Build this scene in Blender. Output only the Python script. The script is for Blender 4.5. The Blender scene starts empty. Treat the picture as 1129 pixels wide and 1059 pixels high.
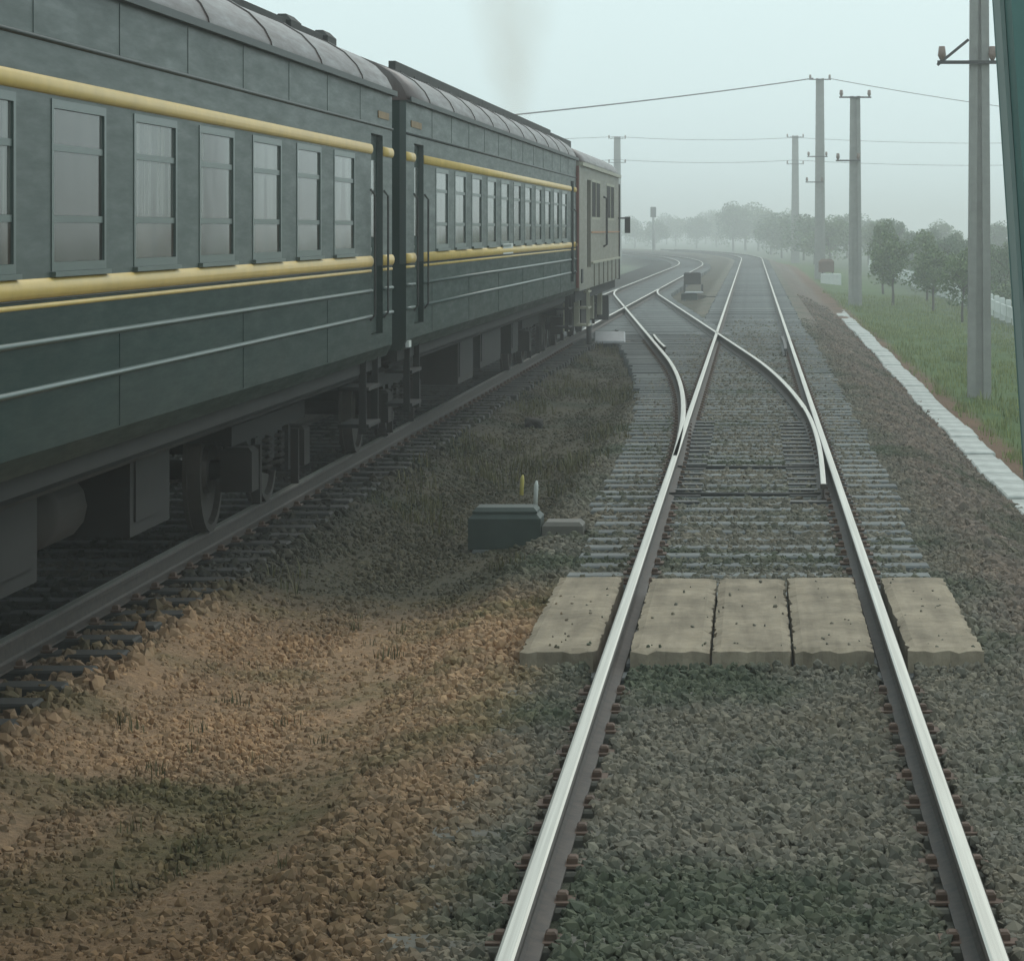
import bpy, bmesh, math, random
import numpy as np
from mathutils import Vector, Matrix

random.seed(7)
rng = np.random.default_rng(11)
R = math.radians
sc = bpy.context.scene
col = sc.collection

# ------------------------------------------------------------------ camera
# world: X right, Y ahead along the track, Z up, z = 0 at the top of the rails
CAM_Z = 2.22
cam_d = bpy.data.cameras.new('camera')
cam = bpy.data.objects.new('camera', cam_d)
col.objects.link(cam)
cam.location = (0, 0, CAM_Z)
cam.rotation_euler = (R(90), 0, 0)
cam_d.sensor_fit = 'HORIZONTAL'
cam_d.sensor_width = 36
cam_d.lens = 36 * 3242 / 1129
cam_d.shift_x = -(829 - 564.5) / 1129
cam_d.shift_y = -(529.5 - 252) / 1129
cam_d.clip_start = 0.05
cam_d.clip_end = 6000
sc.camera = cam

# ------------------------------------------------------------------ sky, sun, exposure
SUN_EL, SUN_AZ = R(48), R(22)          # azimuth from +Y towards +X
world = bpy.data.worlds.new('World')
sc.world = world
world.use_nodes = True
wn, wl = world.node_tree.nodes, world.node_tree.links
wn.clear()
w_out = wn.new('ShaderNodeOutputWorld')
w_bg = wn.new('ShaderNodeBackground')
w_sky = wn.new('ShaderNodeTexSky')
w_sky.sky_type = 'NISHITA'
w_sky.sun_disc = False
w_sky.sun_elevation = SUN_EL
w_sky.sun_rotation = SUN_AZ
w_sky.dust_density = 4
w_mix = wn.new('ShaderNodeMix'); w_mix.data_type = 'RGBA'
w_mix.inputs[0].default_value = 0.90           # an overcast layer over the clear sky
w_mix.inputs[7].default_value = (7.9, 9.9, 10.1, 1)
wl.new(w_sky.outputs[0], w_mix.inputs[6])
wl.new(w_mix.outputs[2], w_bg.inputs[0])
w_bg.inputs[1].default_value = 0.10
wl.new(w_bg.outputs[0], w_out.inputs[0])

sun_d = bpy.data.lights.new('sun', 'SUN')
sun_d.energy = 0.95
sun_d.angle = R(35)
sun_d.color = (1.0, 0.95, 0.88)
sun = bpy.data.objects.new('sun', sun_d)
col.objects.link(sun)
sdir = Vector((math.cos(SUN_EL) * math.sin(SUN_AZ), math.cos(SUN_EL) * math.cos(SUN_AZ), math.sin(SUN_EL)))
sun.rotation_euler = sdir.to_track_quat('Z', 'Y').to_euler()

sc.view_settings.view_transform = 'Standard'
sc.view_settings.look = 'None'
sc.view_settings.exposure = 0.0
sc.view_settings.gamma = 1.0
sc.render.engine = 'CYCLES'
sc.cycles.use_denoising = True
sc.cycles.max_bounces = 6
sc.cycles.diffuse_bounces = 3
sc.cycles.volume_bounces = 3
sc.cycles.transparent_max_bounces = 8

# ------------------------------------------------------------------ helpers
class MB:
    """collects shapes; build() links them as one mesh object"""
    def __init__(s): s.v = []; s.f = []; s.sm = []
    def add(s, vs, fs, smooth=False):
        o = len(s.v)
        s.v += [tuple(p) for p in vs]
        s.f += [tuple(i + o for i in f) for f in fs]
        s.sm += [smooth] * len(fs)
        return s
    def box(s, x0, x1, y0, y1, z0, z1):
        return s.add([(x0,y0,z0),(x1,y0,z0),(x1,y1,z0),(x0,y1,z0),(x0,y0,z1),(x1,y0,z1),(x1,y1,z1),(x0,y1,z1)],
                     [(0,3,2,1),(4,5,6,7),(0,1,5,4),(1,2,6,5),(2,3,7,6),(3,0,4,7)])
    def bbox(s, x0, x1, y0, y1, z0, z1, b):
        """box with chamfered upper edges and corners"""
        vs = []
        for (i, zz) in ((0, z0), (0, z1 - b), (b, z1)):
            vs += [(x0+i,y0+i,zz),(x1-i,y0+i,zz),(x1-i,y1-i,zz),(x0+i,y1-i,zz)]
        fs = [(0,3,2,1),(8,9,10,11)]
        for k in (0, 4):
            for j in range(4):
                a, c = k + j, k + (j + 1) % 4
                fs.append((a, c, c + 4, a + 4))
        return s.add(vs, fs)
    def bar(s, p, q, w, h=None):
        """square bar from p to q"""
        h = h or w
        p, q = Vector(p), Vector(q); d = (q - p).normalized()
        up = Vector((0,0,1)) if abs(d.z) < .95 else Vector((0,1,0))
        a = d.cross(up).normalized() * (w/2); b = a.cross(d).normalized() * (h/2)
        vs = [p-a-b, p+a-b, p+a+b, p-a+b, q-a-b, q+a-b, q+a+b, q-a+b]
        return s.add(vs, [(0,3,2,1),(4,5,6,7),(0,1,5,4),(1,2,6,5),(2,3,7,6),(3,0,4,7)])
    def tube(s, pts, r, n=8, caps=True):
        pts = [Vector(p) for p in pts]
        rr = r if isinstance(r, (list, tuple)) else [r] * len(pts)
        vs = []; fs = []
        prev = None
        for i, p in enumerate(pts):
            d = (pts[min(i+1, len(pts)-1)] - pts[max(i-1, 0)]).normalized()
            if prev is None:
                up = Vector((0,0,1)) if abs(d.z) < .95 else Vector((1,0,0))
                a = d.cross(up).normalized()
            else:
                a = (prev - d * prev.dot(d)).normalized()
            prev = a
            b = d.cross(a)
            for k in range(n):
                t = 2*math.pi*k/n
                vs.append(p + (a*math.cos(t) + b*math.sin(t)) * rr[i])
        for i in range(len(pts)-1):
            for k in range(n):
                k2 = (k+1) % n
                fs.append((i*n+k, i*n+k2, (i+1)*n+k2, (i+1)*n+k))
        if caps:
            fs.append(tuple(range(n-1, -1, -1))); fs.append(tuple((len(pts)-1)*n + k for k in range(n)))
        return s.add(vs, fs, n > 6)
    def sweep(s, prof, frames, closed=True, smooth=False, caps=True):
        """prof: (a, z) pairs; frames: functions-free list of (origin, side vector)"""
        n = len(prof); vs = []; fs = []
        for (o, sd) in frames:
            for (a, z) in prof:
                vs.append((o[0] + sd[0]*a, o[1] + sd[1]*a, o[2] + z))
        m = n if closed else n - 1
        for i in range(len(frames)-1):
            for k in range(m):
                k2 = (k+1) % n
                fs.append((i*n+k, (i+1)*n+k, (i+1)*n+k2, i*n+k2))
        if closed and caps:
            fs.append(tuple(range(n))); fs.append(tuple((len(frames)-1)*n + k for k in range(n-1, -1, -1)))
        return s.add(vs, fs, smooth)
    def mesh(s, name, mat):
        me = bpy.data.meshes.new(name)
        me.from_pydata(s.v, [], s.f)
        if any(s.sm): me.polygons.foreach_set('use_smooth', s.sm)
        if mat: me.materials.append(mat)
        me.update()
        return me
    def build(s, name, mat, parent=None):
        return link(name, s.mesh(name, mat), parent)

def link(name, me, parent=None, loc=None, rz=0):
    o = bpy.data.objects.new(name, me)
    col.objects.link(o)
    if parent is not None: o.parent = parent
    if loc is not None: o.location = loc
    if rz: o.rotation_euler.z = rz
    return o
def tag(o, label=None, cat=None, group=None, kind=None):
    if label: o['label'] = label
    if cat: o['category'] = cat
    if group: o['group'] = group
    if kind: o['kind'] = kind
    return o
def thing(name, label, cat, loc=(0,0,0), rz=0, group=None):
    return tag(link(name, None, None, loc, rz), label, cat, group)

# ------------------------------------------------------------------ materials
def material(name):
    m = bpy.data.materials.new(name); m.use_nodes = True
    nt = m.node_tree
    return m, nt, nt.nodes['Principled BSDF']
def noise(nt, scale, detail=4, rough=.6, vec=None, dim='3D'):
    n = nt.nodes.new('ShaderNodeTexNoise'); n.noise_dimensions = dim
    n.inputs['Scale'].default_value = scale; n.inputs['Detail'].default_value = detail; n.inputs['Roughness'].default_value = rough
    if vec is not None: nt.links.new(vec, n.inputs['Vector'])
    return n
def ramp(nt, src, stops, interp='LINEAR'):
    r = nt.nodes.new('ShaderNodeValToRGB'); r.color_ramp.interpolation = interp
    e = r.color_ramp.elements
    while len(e) < len(stops): e.new(.5)
    for k, (p, c) in enumerate(stops):
        e[k].position = p
        e[k].color = (*c, 1) if len(c) == 3 else c
    nt.links.new(src, r.inputs[0])
    return r
def mixc(nt, fac, a, b, mode='MIX'):
    m = nt.nodes.new('ShaderNodeMix'); m.data_type = 'RGBA'; m.blend_type = mode
    for idx, v in ((0, fac), (6, a), (7, b)):
        if isinstance(v, (int, float)): m.inputs[idx].default_value = v
        elif isinstance(v, tuple): m.inputs[idx].default_value = (*v, 1)
        else: nt.links.new(v, m.inputs[idx])
    return m.outputs[2]
def math_(nt, op, a, b=0.0, c=None, clamp=False):
    m = nt.nodes.new('ShaderNodeMath'); m.operation = op; m.use_clamp = clamp
    for i, v in enumerate((a, b) if c is None else (a, b, c)):
        if isinstance(v, (int, float)): m.inputs[i].default_value = v
        else: nt.links.new(v, m.inputs[i])
    return m.outputs[0]
def bump(nt, bs, height, strength, dist):
    b = nt.nodes.new('ShaderNodeBump'); b.inputs['Strength'].default_value = strength; b.inputs['Distance'].default_value = dist
    nt.links.new(height, b.inputs['Height']); nt.links.new(b.outputs[0], bs.inputs['Normal'])
def objco(nt, scale=None):
    t = nt.nodes.new('ShaderNodeTexCoord')
    if scale is None: return t.outputs['Object']
    mp = nt.nodes.new('ShaderNodeMapping'); mp.inputs['Scale'].default_value = scale
    nt.links.new(t.outputs['Object'], mp.inputs[0]); return mp.outputs[0]

def simple(name, c, rough=.7, metal=0.0, var=.25, scale=6.0, bmp=.15, bdist=.005, spec=.5, stretch=None):
    """a base colour broken up by two scales of noise, with fine relief"""
    m, nt, bs = material(name)
    v = objco(nt, stretch) if stretch else objco(nt)
    n1 = noise(nt, scale, 6, .65, v); n2 = noise(nt, scale*.17, 3, .6, v)
    s = math_(nt, 'ADD', math_(nt, 'MULTIPLY', n1.outputs[0], .5), math_(nt, 'MULTIPLY', n2.outputs[0], .5))
    lo = tuple(x*(1-var) for x in c); hi = tuple(min(1, x*(1+var)) for x in c)
    r = ramp(nt, s, [(.32, lo), (.68, hi)])
    nt.links.new(r.outputs[0], bs.inputs['Base Color'])
    bs.inputs['Roughness'].default_value = rough; bs.inputs['Metallic'].default_value = metal
    bs.inputs['Specular IOR Level'].default_value = spec
    if bmp: bump(nt, bs, n1.outputs[0], bmp, bdist)
    return m

def train_paint(name, c, rough=.42, grime=(.05,.045,.04), low=1.15, high=1.75, g_amt=.6, spec=.5):
    """painted sheet steel: slightly wavy panels, vertical rain streaks, road dirt with its own ragged edge near the sill"""
    m, nt, bs = material(name)
    co = objco(nt)
    wav = noise(nt, .9, 2, .5, objco(nt, (1, 1, 2.2)))
    fine = noise(nt, 14, 5, .7, objco(nt, (1, .12, 1)))
    strk = noise(nt, 1, 4, .7, objco(nt, (6, 1.6, .5)))
    big = noise(nt, .35, 3, .6, co)
    tone = math_(nt, 'ADD', math_(nt, 'MULTIPLY', fine.outputs[0], .3), math_(nt, 'MULTIPLY', big.outputs[0], .7))
    base = ramp(nt, tone, [(.3, tuple(x*.82 for x in c)), (.7, tuple(x*1.18 for x in c))]).outputs[0]
    st = ramp(nt, strk.outputs[0], [(.48, (0,0,0)), (.75, (1,1,1))]).outputs[0]
    sx = nt.nodes.new('ShaderNodeSeparateXYZ'); nt.links.new(co, sx.inputs[0])
    mr = nt.nodes.new('ShaderNodeMapRange'); mr.inputs[1].default_value = high; mr.inputs[2].default_value = low
    nt.links.new(math_(nt, 'ADD', sx.outputs[2], math_(nt, 'MULTIPLY', math_(nt, 'SUBTRACT', strk.outputs[0], .5), .7)), mr.inputs[0])
    g = math_(nt, 'MAXIMUM', math_(nt, 'MULTIPLY', st, .11), math_(nt, 'MULTIPLY', mr.outputs[0], g_amt), clamp=True)
    nt.links.new(mixc(nt, g, base, grime), bs.inputs['Base Color'])
    rr = ramp(nt, fine.outputs[0], [(.3, (rough-.06,)*3), (.7, (rough+.14,)*3)])
    nt.links.new(rr.outputs[0], bs.inputs['Roughness'])
    bs.inputs['Specular IOR Level'].default_value = spec
    bump(nt, bs, wav.outputs[0], .35, .03)
    return m

def ground_group():
    """colour of the ground from where it lies: fields, verge, shoulder, ballast, the strip between the tracks"""
    g = bpy.data.node_groups.new('ground colour', 'ShaderNodeTree')
    g.interface.new_socket('Color', in_out='OUTPUT', socket_type='NodeSocketColor')
    nt = g; N = nt.nodes
    out = N.new('NodeGroupOutput')
    geo = N.new('ShaderNodeNewGeometry'); sx = N.new('ShaderNodeSeparateXYZ')
    nt.links.new(geo.outputs['Position'], sx.inputs[0])
    x, y = sx.outputs[0], sx.outputs[1]
    cur = math_(nt, 'MAXIMUM', math_(nt, 'SUBTRACT', y, 215.0), 0.0)
    t = math_(nt, 'ADD', x, math_(nt, 'DIVIDE', math_(nt, 'MULTIPLY', cur, cur), 1200.0))
    nb = noise(nt, .55, 5, .6, geo.outputs['Position'])
    nm = noise(nt, 2.6, 5, .65, geo.outputs['Position'])
    tj = math_(nt, 'ADD', t, math_(nt, 'MULTIPLY', math_(nt, 'SUBTRACT', nm.outputs[0], .5), .55))
    tn = math_(nt, 'DIVIDE', math_(nt, 'ADD', tj, 12.0), 24.0)
    P = lambda v: (v + 12) / 24
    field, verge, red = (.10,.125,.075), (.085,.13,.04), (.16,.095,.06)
    sh, trk, mid, adj = (.175,.14,.118), (.165,.15,.122), (.262,.175,.110), (.022,.022,.020)  # adj is near-black: oily ballast with the train's shade painted in
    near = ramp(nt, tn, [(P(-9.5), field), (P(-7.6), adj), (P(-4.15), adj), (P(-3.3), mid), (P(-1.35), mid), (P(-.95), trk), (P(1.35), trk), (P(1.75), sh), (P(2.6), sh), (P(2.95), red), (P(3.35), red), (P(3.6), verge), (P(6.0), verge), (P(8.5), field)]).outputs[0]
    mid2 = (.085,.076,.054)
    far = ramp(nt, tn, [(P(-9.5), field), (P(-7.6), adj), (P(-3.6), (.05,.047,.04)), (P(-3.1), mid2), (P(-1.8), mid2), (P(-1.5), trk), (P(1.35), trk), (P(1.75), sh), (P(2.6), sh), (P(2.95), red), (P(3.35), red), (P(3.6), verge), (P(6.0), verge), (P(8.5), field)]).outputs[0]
    yj = math_(nt, 'ADD', y, math_(nt, 'MULTIPLY', math_(nt, 'SUBTRACT', nb.outputs[0], .5), 4.0))
    mr = N.new('ShaderNodeMapRange'); mr.inputs[1].default_value = 18.6; mr.inputs[2].default_value = 20.4
    nt.links.new(yj, mr.inputs[0])
    c = mixc(nt, mr.outputs[0], near, far)
    # trodden earth of the footpath that leads to the crossing, between the tracks only; darker soil this side of it
    pth = ramp(nt, math_(nt, 'DIVIDE', yj, 24.0), [(10.5/24, (.72,.68,.62)), (13.0/24, (1.0,.99,.97)), (15.0/24, (1.38,1.34,1.30)), (18.2/24, (1.42,1.38,1.34)), (19.6/24, (1,1,1))]).outputs[0]
    inm = N.new('ShaderNodeMapRange'); inm.inputs[1].default_value = -.95; inm.inputs[2].default_value = -1.4
    nt.links.new(tj, inm.inputs[0])
    c = mixc(nt, inm.outputs[0], c, mixc(nt, 1.0, c, pth, 'MULTIPLY'))
    # damp / oily patches and paler dusty ones
    pt = ramp(nt, nb.outputs[0], [(.36, (.50,.63,.52)), (.5, (1,1,1)), (.66, (1.12,1.06,1.0))]).outputs[0]
    c = mixc(nt, .9, c, pt, 'MULTIPLY')
    nt.links.new(c, out.inputs[0])
    return g
GG = ground_group()

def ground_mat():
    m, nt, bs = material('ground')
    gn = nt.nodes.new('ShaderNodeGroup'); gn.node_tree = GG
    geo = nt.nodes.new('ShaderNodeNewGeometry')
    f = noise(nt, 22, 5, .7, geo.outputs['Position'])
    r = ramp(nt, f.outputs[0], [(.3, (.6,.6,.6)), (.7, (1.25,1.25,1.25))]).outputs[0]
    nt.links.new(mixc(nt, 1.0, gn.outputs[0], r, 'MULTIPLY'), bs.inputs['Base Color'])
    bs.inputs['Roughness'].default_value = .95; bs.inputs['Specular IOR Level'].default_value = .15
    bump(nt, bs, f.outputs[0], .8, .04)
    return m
def stone_mat():
    m, nt, bs = material('ballast stone')
    gn = nt.nodes.new('ShaderNodeGroup'); gn.node_tree = GG
    oi = nt.nodes.new('ShaderNodeObjectInfo')
    r = ramp(nt, oi.outputs['Random'], [(0, (.74,.75,.75)), (.45, (.95,.93,.91)), (.75, (1.06,1.0,.94)), (1, (1.32,1.28,1.22))]).outputs[0]
    nt.links.new(mixc(nt, 1.0, gn.outputs[0], r, 'MULTIPLY'), bs.inputs['Base Color'])
    bs.inputs['Roughness'].default_value = .9; bs.inputs['Specular IOR Level'].default_value = .2
    return m
M = {}
M['ground'] = ground_mat()
M['stone'] = stone_mat()
def rail_head_mat():
    m, nt, bs = material('rail steel')
    geo = nt.nodes.new('ShaderNodeNewGeometry')
    sn = nt.nodes.new('ShaderNodeSeparateXYZ'); nt.links.new(geo.outputs['Normal'], sn.inputs[0])
    sp = nt.nodes.new('ShaderNodeSeparateXYZ'); nt.links.new(geo.outputs['Position'], sp.inputs[0])
    # the wheels polish the running surface only: top of the head, rust everywhere else
    top = math_(nt, 'MULTIPLY', math_(nt, 'GREATER_THAN', sn.outputs[2], .8), math_(nt, 'GREATER_THAN', sp.outputs[2], -.012))
    n = noise(nt, 18, 5, .7, geo.outputs['Position'])
    mp = nt.nodes.new('ShaderNodeMapping'); mp.inputs['Scale'].default_value = (55, .35, 55)
    nt.links.new(geo.outputs['Position'], mp.inputs[0])
    ln = noise(nt, 1, 3, .6, mp.outputs[0])
    rust = ramp(nt, n.outputs[0], [(.3, (.028,.023,.02)), (.7, (.08,.058,.045))]).outputs[0]
    steel = ramp(nt, ln.outputs[0], [(.3, (.40,.385,.345)), (.7, (.56,.545,.495))]).outputs[0]
    nt.links.new(mixc(nt, top, rust, steel), bs.inputs['Base Color'])
    nt.links.new(math_(nt, 'MULTIPLY', top, .9), bs.inputs['Metallic'])
    rr = nt.nodes.new('ShaderNodeMapRange'); rr.inputs[3].default_value = .72; rr.inputs[4].default_value = .46
    nt.links.new(top, rr.inputs[0]); nt.links.new(rr.outputs[0], bs.inputs['Roughness'])
    return m
M['rail'] = rail_head_mat()
def sleeper_mat():
    m, nt, bs = material('weathered sleeper timber')
    oi = nt.nodes.new('ShaderNodeObjectInfo')
    co = objco(nt, (1.2, 26, 26)); gr = noise(nt, 1.5, 6, .7, co); bl = noise(nt, 3, 4, .6, objco(nt))
    s = math_(nt, 'ADD', math_(nt, 'MULTIPLY', gr.outputs[0], .6), math_(nt, 'MULTIPLY', bl.outputs[0], .4))
    b = ramp(nt, s, [(.33, (.075,.077,.075)), (.67, (.20,.204,.198))]).outputs[0]
    r = ramp(nt, oi.outputs['Random'], [(0, (.68,.70,.72)), (.5, (1,1,1)), (1, (1.3,1.3,1.28))]).outputs[0]
    nt.links.new(mixc(nt, 1, b, r, 'MULTIPLY'), bs.inputs['Base Color'])
    bs.inputs['Roughness'].default_value = .8
    bump(nt, bs, gr.outputs[0], .6, .008)
    return m
M['sleeper'] = sleeper_mat()
M['oilshade'] = simple('oily shaded sleeper timber', (.028,.026,.023), .8, 0, .4, 8)  # oil and the shade under the train, both put into the timber colour
M['dustsleeper'] = simple('dusty sleeper timber', (.115,.104,.084), .9, 0, .35, 9, .4, .01)
M['iron'] = simple('dark oily iron', (.045,.042,.04), .6, .2, .4, 12)
M['rust'] = simple('rusty iron', (.11,.065,.045), .8, .1, .4, 14)
def slab_mat():
    m, nt, bs = material('crossing concrete')
    co = objco(nt); geo = nt.nodes.new('ShaderNodeNewGeometry')
    n1 = noise(nt, 16, 6, .7, co); n2 = noise(nt, 1.6, 4, .65, co); n3 = noise(nt, 1, 4, .6, objco(nt, (7, .6, 3))); n4 = noise(nt, 60, 3, .6, co)
    a = ramp(nt, n1.outputs[0], [(.3, (.285,.228,.165)), (.7, (.38,.312,.232))]).outputs[0]
    st = ramp(nt, n2.outputs[0], [(.35, (.55,.55,.54)), (.6, (1,1,1))]).outputs[0]
    tr = ramp(nt, n3.outputs[0], [(.35, (.72,.71,.70)), (.55, (1,1,1)), (.75, (1.12,1.1,1.06))]).outputs[0]
    c = mixc(nt, .8, a, st, 'MULTIPLY'); c = mixc(nt, .9, c, tr, 'MULTIPLY')
    c = mixc(nt, ramp(nt, n4.outputs[0], [(.62, (0,0,0)), (.72, (.5,.5,.5))]).outputs[0], c, (.10,.09,.075))
    nt.links.new(c, bs.inputs['Base Color']); bs.inputs['Roughness'].default_value = .92; bs.inputs['Specular IOR Level'].default_value = .2
    bump(nt, bs, n1.outputs[0], .5, .012)
    return m
M['slab'] = slab_mat()
M['concrete'] = simple('pale concrete', (.43,.43,.405), .9, 0, .38, 5, .3, .01, .3)
M['polecon'] = simple('pole concrete', (.30,.29,.27), .9, 0, .2, 5, .2, .01, .3)
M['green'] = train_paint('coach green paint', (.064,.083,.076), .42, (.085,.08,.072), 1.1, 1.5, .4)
M['greenshade'] = train_paint('coach green painted shade', (.018,.038,.033), .46, (.05,.05,.043), low=1.05, high=1.55, g_amt=.5, spec=.10)  # darker copy of the coach green: shade on the lower side painted in
M['bead'] = simple('coach bead green', (.07,.095,.086), .3, 0, .15, 5, 0)
M['darkbead'] = simple('coach gutter dark', (.028,.034,.032), .5, 0, .2, 5, 0)
M['yellow'] = simple('coach yellow stripe', (.70,.47,.14), .38, 0, .14, 5, .05)
M['roof'] = train_paint('grimy roof painted sheen', (.165,.142,.138), .36, (.078,.048,.042), 3.48, 3.80, .85)  # paler crown paints in the sheen; brown grime towards the gutter
M['soot'] = simple('sooty board', (.03,.03,.028), .8, 0, .4, 6)
M['under'] = simple('underframe black', (.012,.011,.010), .85, 0, .4, 5)
M['under2'] = simple('underframe brown dust', (.020,.016,.013), .9, 0, .4, 5)
M['wheel'] = simple('wheel steel', (.055,.045,.038), .6, .4, .3, 8)
M['bellows'] = simple('rubber bellows', (.022,.024,.024), .8, 0, .3, 8)
M['white'] = simple('dull white paint', (.62,.62,.59), .6, 0, .12, 8, .05)
M['ochre'] = simple('ochre lettering', (.26,.16,.07), .6, 0, .3, 16, 0)
M['redbrown'] = simple('red brown paint', (.17,.05,.038), .55, 0, .25, 8, .05)
M['cream'] = train_paint('locomotive cream grey', (.225,.20,.155), .45, (.12,.11,.09), 1.0, 1.7, .55)
M['creamlt'] = simple('locomotive cream trim', (.36,.335,.25), .5, 0, .15, 6, .05)
M['orange'] = simple('orange line', (.42,.17,.06), .5, 0, .15, 6, 0)
M['mgreen'] = simple('machine dark green', (.028,.042,.034), .6, 0, .35, 8)
M['mlid'] = simple('machine grey lid', (.32,.32,.33), .55, 0, .2, 7)
M['mgear'] = simple('machine dusty gearbox', (.12,.108,.09), .7, 0, .3, 9)
M['fence'] = simple('whitewash', (.66,.67,.64), .85, 0, .16, 6, .2)
M['bark'] = simple('bark', (.085,.068,.052), .9, 0, .35, 12, .5, .02)
M['wire'] = simple('wire', (.03,.032,.033), .6, 0, .2, 3, 0)
M['ceramic'] = simple('insulator', (.20,.13,.10), .3, 0, .2, 9, 0)
M['cab'] = simple('cab teal paint', (.10,.19,.175), .5, 0, .18, 14, .1, .002)
M['cabsheen'] = simple('pale painted reflection', (.30,.36,.34), .5, 0, .1, 20, 0)  # pale tone of the reflection painted along the post edge
M['rubber'] = simple('window rubber', (.02,.022,.022), .7, 0, .3, 20, .1, .002)
M['brownbox'] = simple('brown hood', (.14,.075,.05), .8, 0, .25, 6)
M['pegy'] = simple('yellow peg paint', (.55,.45,.12), .6, 0, .2, 20, 0)
def pane_mat():
    """glass over a dark compartment with curtains drawn to the sides by a different amount in each window"""
    m, nt, bs = material('window glass')
    oi = nt.nodes.new('ShaderNodeObjectInfo')
    wn_ = nt.nodes.new('ShaderNodeTexWhiteNoise'); wn_.noise_dimensions = '3D'; nt.links.new(oi.outputs['Location'], wn_.inputs['Vector'])
    sep = nt.nodes.new('ShaderNodeSeparateXYZ'); nt.links.new(objco(nt), sep.inputs[0])
    wv = noise(nt, 1, 3, .6, objco(nt, (3, 16, .5)))
    ab = math_(nt, 'ABSOLUTE', sep.outputs[1])
    gap = math_(nt, 'SUBTRACT', math_(nt, 'MULTIPLY', wn_.outputs['Value'], .85), .22)
    mr = nt.nodes.new('ShaderNodeMapRange'); mr.inputs[1].default_value = 0; mr.inputs[2].default_value = .05
    nt.links.new(math_(nt, 'SUBTRACT', math_(nt, 'ADD', ab, math_(nt, 'MULTIPLY', math_(nt, 'SUBTRACT', sep.outputs[2], 2.4), .18)), gap), mr.inputs[0])
    low = nt.nodes.new('ShaderNodeMapRange'); low.inputs[1].default_value = 2.2; low.inputs[2].default_value = 2.32
    nt.links.new(sep.outputs[2], low.inputs[0])
    dark = ramp(nt, wv.outputs[0], [(.35, (.028,.024,.021)), (.7, (.06,.048,.04))]).outputs[0]
    cur = ramp(nt, wv.outputs[0], [(.38, (.085,.09,.083)), (.62, (.18,.185,.168))]).outputs[0]
    cur = mixc(nt, low.outputs[0], (.075,.058,.046), cur)
    nt.links.new(mixc(nt, mr.outputs[0], dark, cur), bs.inputs['Base Color'])
    bs.inputs['Roughness'].default_value = .08; bs.inputs['Specular IOR Level'].default_value = .30
    wb = noise(nt, 1.3, 2, .5, objco(nt)); bump(nt, bs, wb.outputs[0], .12, .02)
    return m
M['pane'] = pane_mat()
def dark_pane():
    m, nt, bs = material('dark cab glass')
    n = noise(nt, 3, 3, .6, objco(nt))
    nt.links.new(ramp(nt, n.outputs[0], [(.3, (.008,.006,.006)), (.7, (.022,.014,.014))]).outputs[0], bs.inputs['Base Color'])
    bs.inputs['Roughness'].default_value = .5; bs.inputs['Specular IOR Level'].default_value = .03
    return m
M['dpane'] = dark_pane()
def leaf_mat(name, a, b):
    m, nt, bs = material(name)
    geo = nt.nodes.new('ShaderNodeNewGeometry'); n = noise(nt, 1.7, 3, .6, geo.outputs['Position'])
    s = math_(nt, 'ADD', math_(nt, 'MULTIPLY', geo.outputs['Random Per Island'], .6), math_(nt, 'MULTIPLY', n.outputs[0], .4))
    nt.links.new(ramp(nt, s, [(.15, a), (.85, b)]).outputs[0], bs.inputs['Base Color'])
    bs.inputs['Roughness'].default_value = .65; bs.inputs['Specular IOR Level'].default_value = .25
    return m
M['leaf'] = leaf_mat('young leaves', (.07,.11,.04), (.19,.25,.10))
M['leaf2'] = leaf_mat('blue green leaves', (.06,.10,.05), (.15,.21,.10))
M['grass'] = leaf_mat('verge grass', (.10,.14,.032), (.28,.30,.10))
M['weed'] = leaf_mat('dry weeds', (.055,.058,.024), (.17,.145,.07))

# ------------------------------------------------------------------ track geometry
def own(y): return -(max(0, y - 215))**2 / 1200
def adj(y): return -4.9 + .0065*y - (max(0, y - 172))**2 / 1200
def div(y):
    if y < 28: return 0.0
    if y < 52: return -(y - 28)**2 / 730
    if y < 98: return -.789 - .0657*(y - 52)
    d87 = -.789 - .0657*46
    k = 13
    u = min(1, (y - 98) / k)
    # cubic from slope -.0657 to the other track's line
    p0, p1, m0, m1 = d87, adj(111), -.0657*k, .0065*k
    return (2*u**3-3*u**2+1)*p0 + (u**3-2*u**2+u)*m0 + (-2*u**3+3*u**2)*p1 + (u**3-u**2)*m1
GA = .7525
RAILH = .152
PROF = [(-.066,-.152),(.066,-.152),(.066,-.141),(.020,-.128),(.0085,-.115),(.0085,-.048),(.033,-.038),(.035,-.012),(.029,-.003),(.02,0),(-.02,0),(-.029,-.003),(-.035,-.012),(-.033,-.038),(-.0085,-.048),(-.0085,-.115),(-.020,-.128),(-.066,-.141)]
PROF = PROF[::-1]
def path_frames(fn, y0, y1, off, step, z=0.0):
    n = max(1, int(math.ceil((y1 - y0) / step)))
    fr = []
    for i in range(n + 1):
        y = y0 + (y1 - y0) * i / n
        s = (fn(y + .05) - fn(y - .05)) / .1
        L = math.hypot(1, s)
        o = off(y) if callable(off) else off
        fr.append(((fn(y) + o / L, y - s * o / L, z), (1 / L, -s / L)))
    return fr
def rail(fn, y0, y1, off, parent, step=2.0, name='rail', prof=PROF, z=0.0):
    return MB().sweep(prof, path_frames(fn, y0, y1, off, step, z)).build(name, M['rail'], parent)

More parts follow.
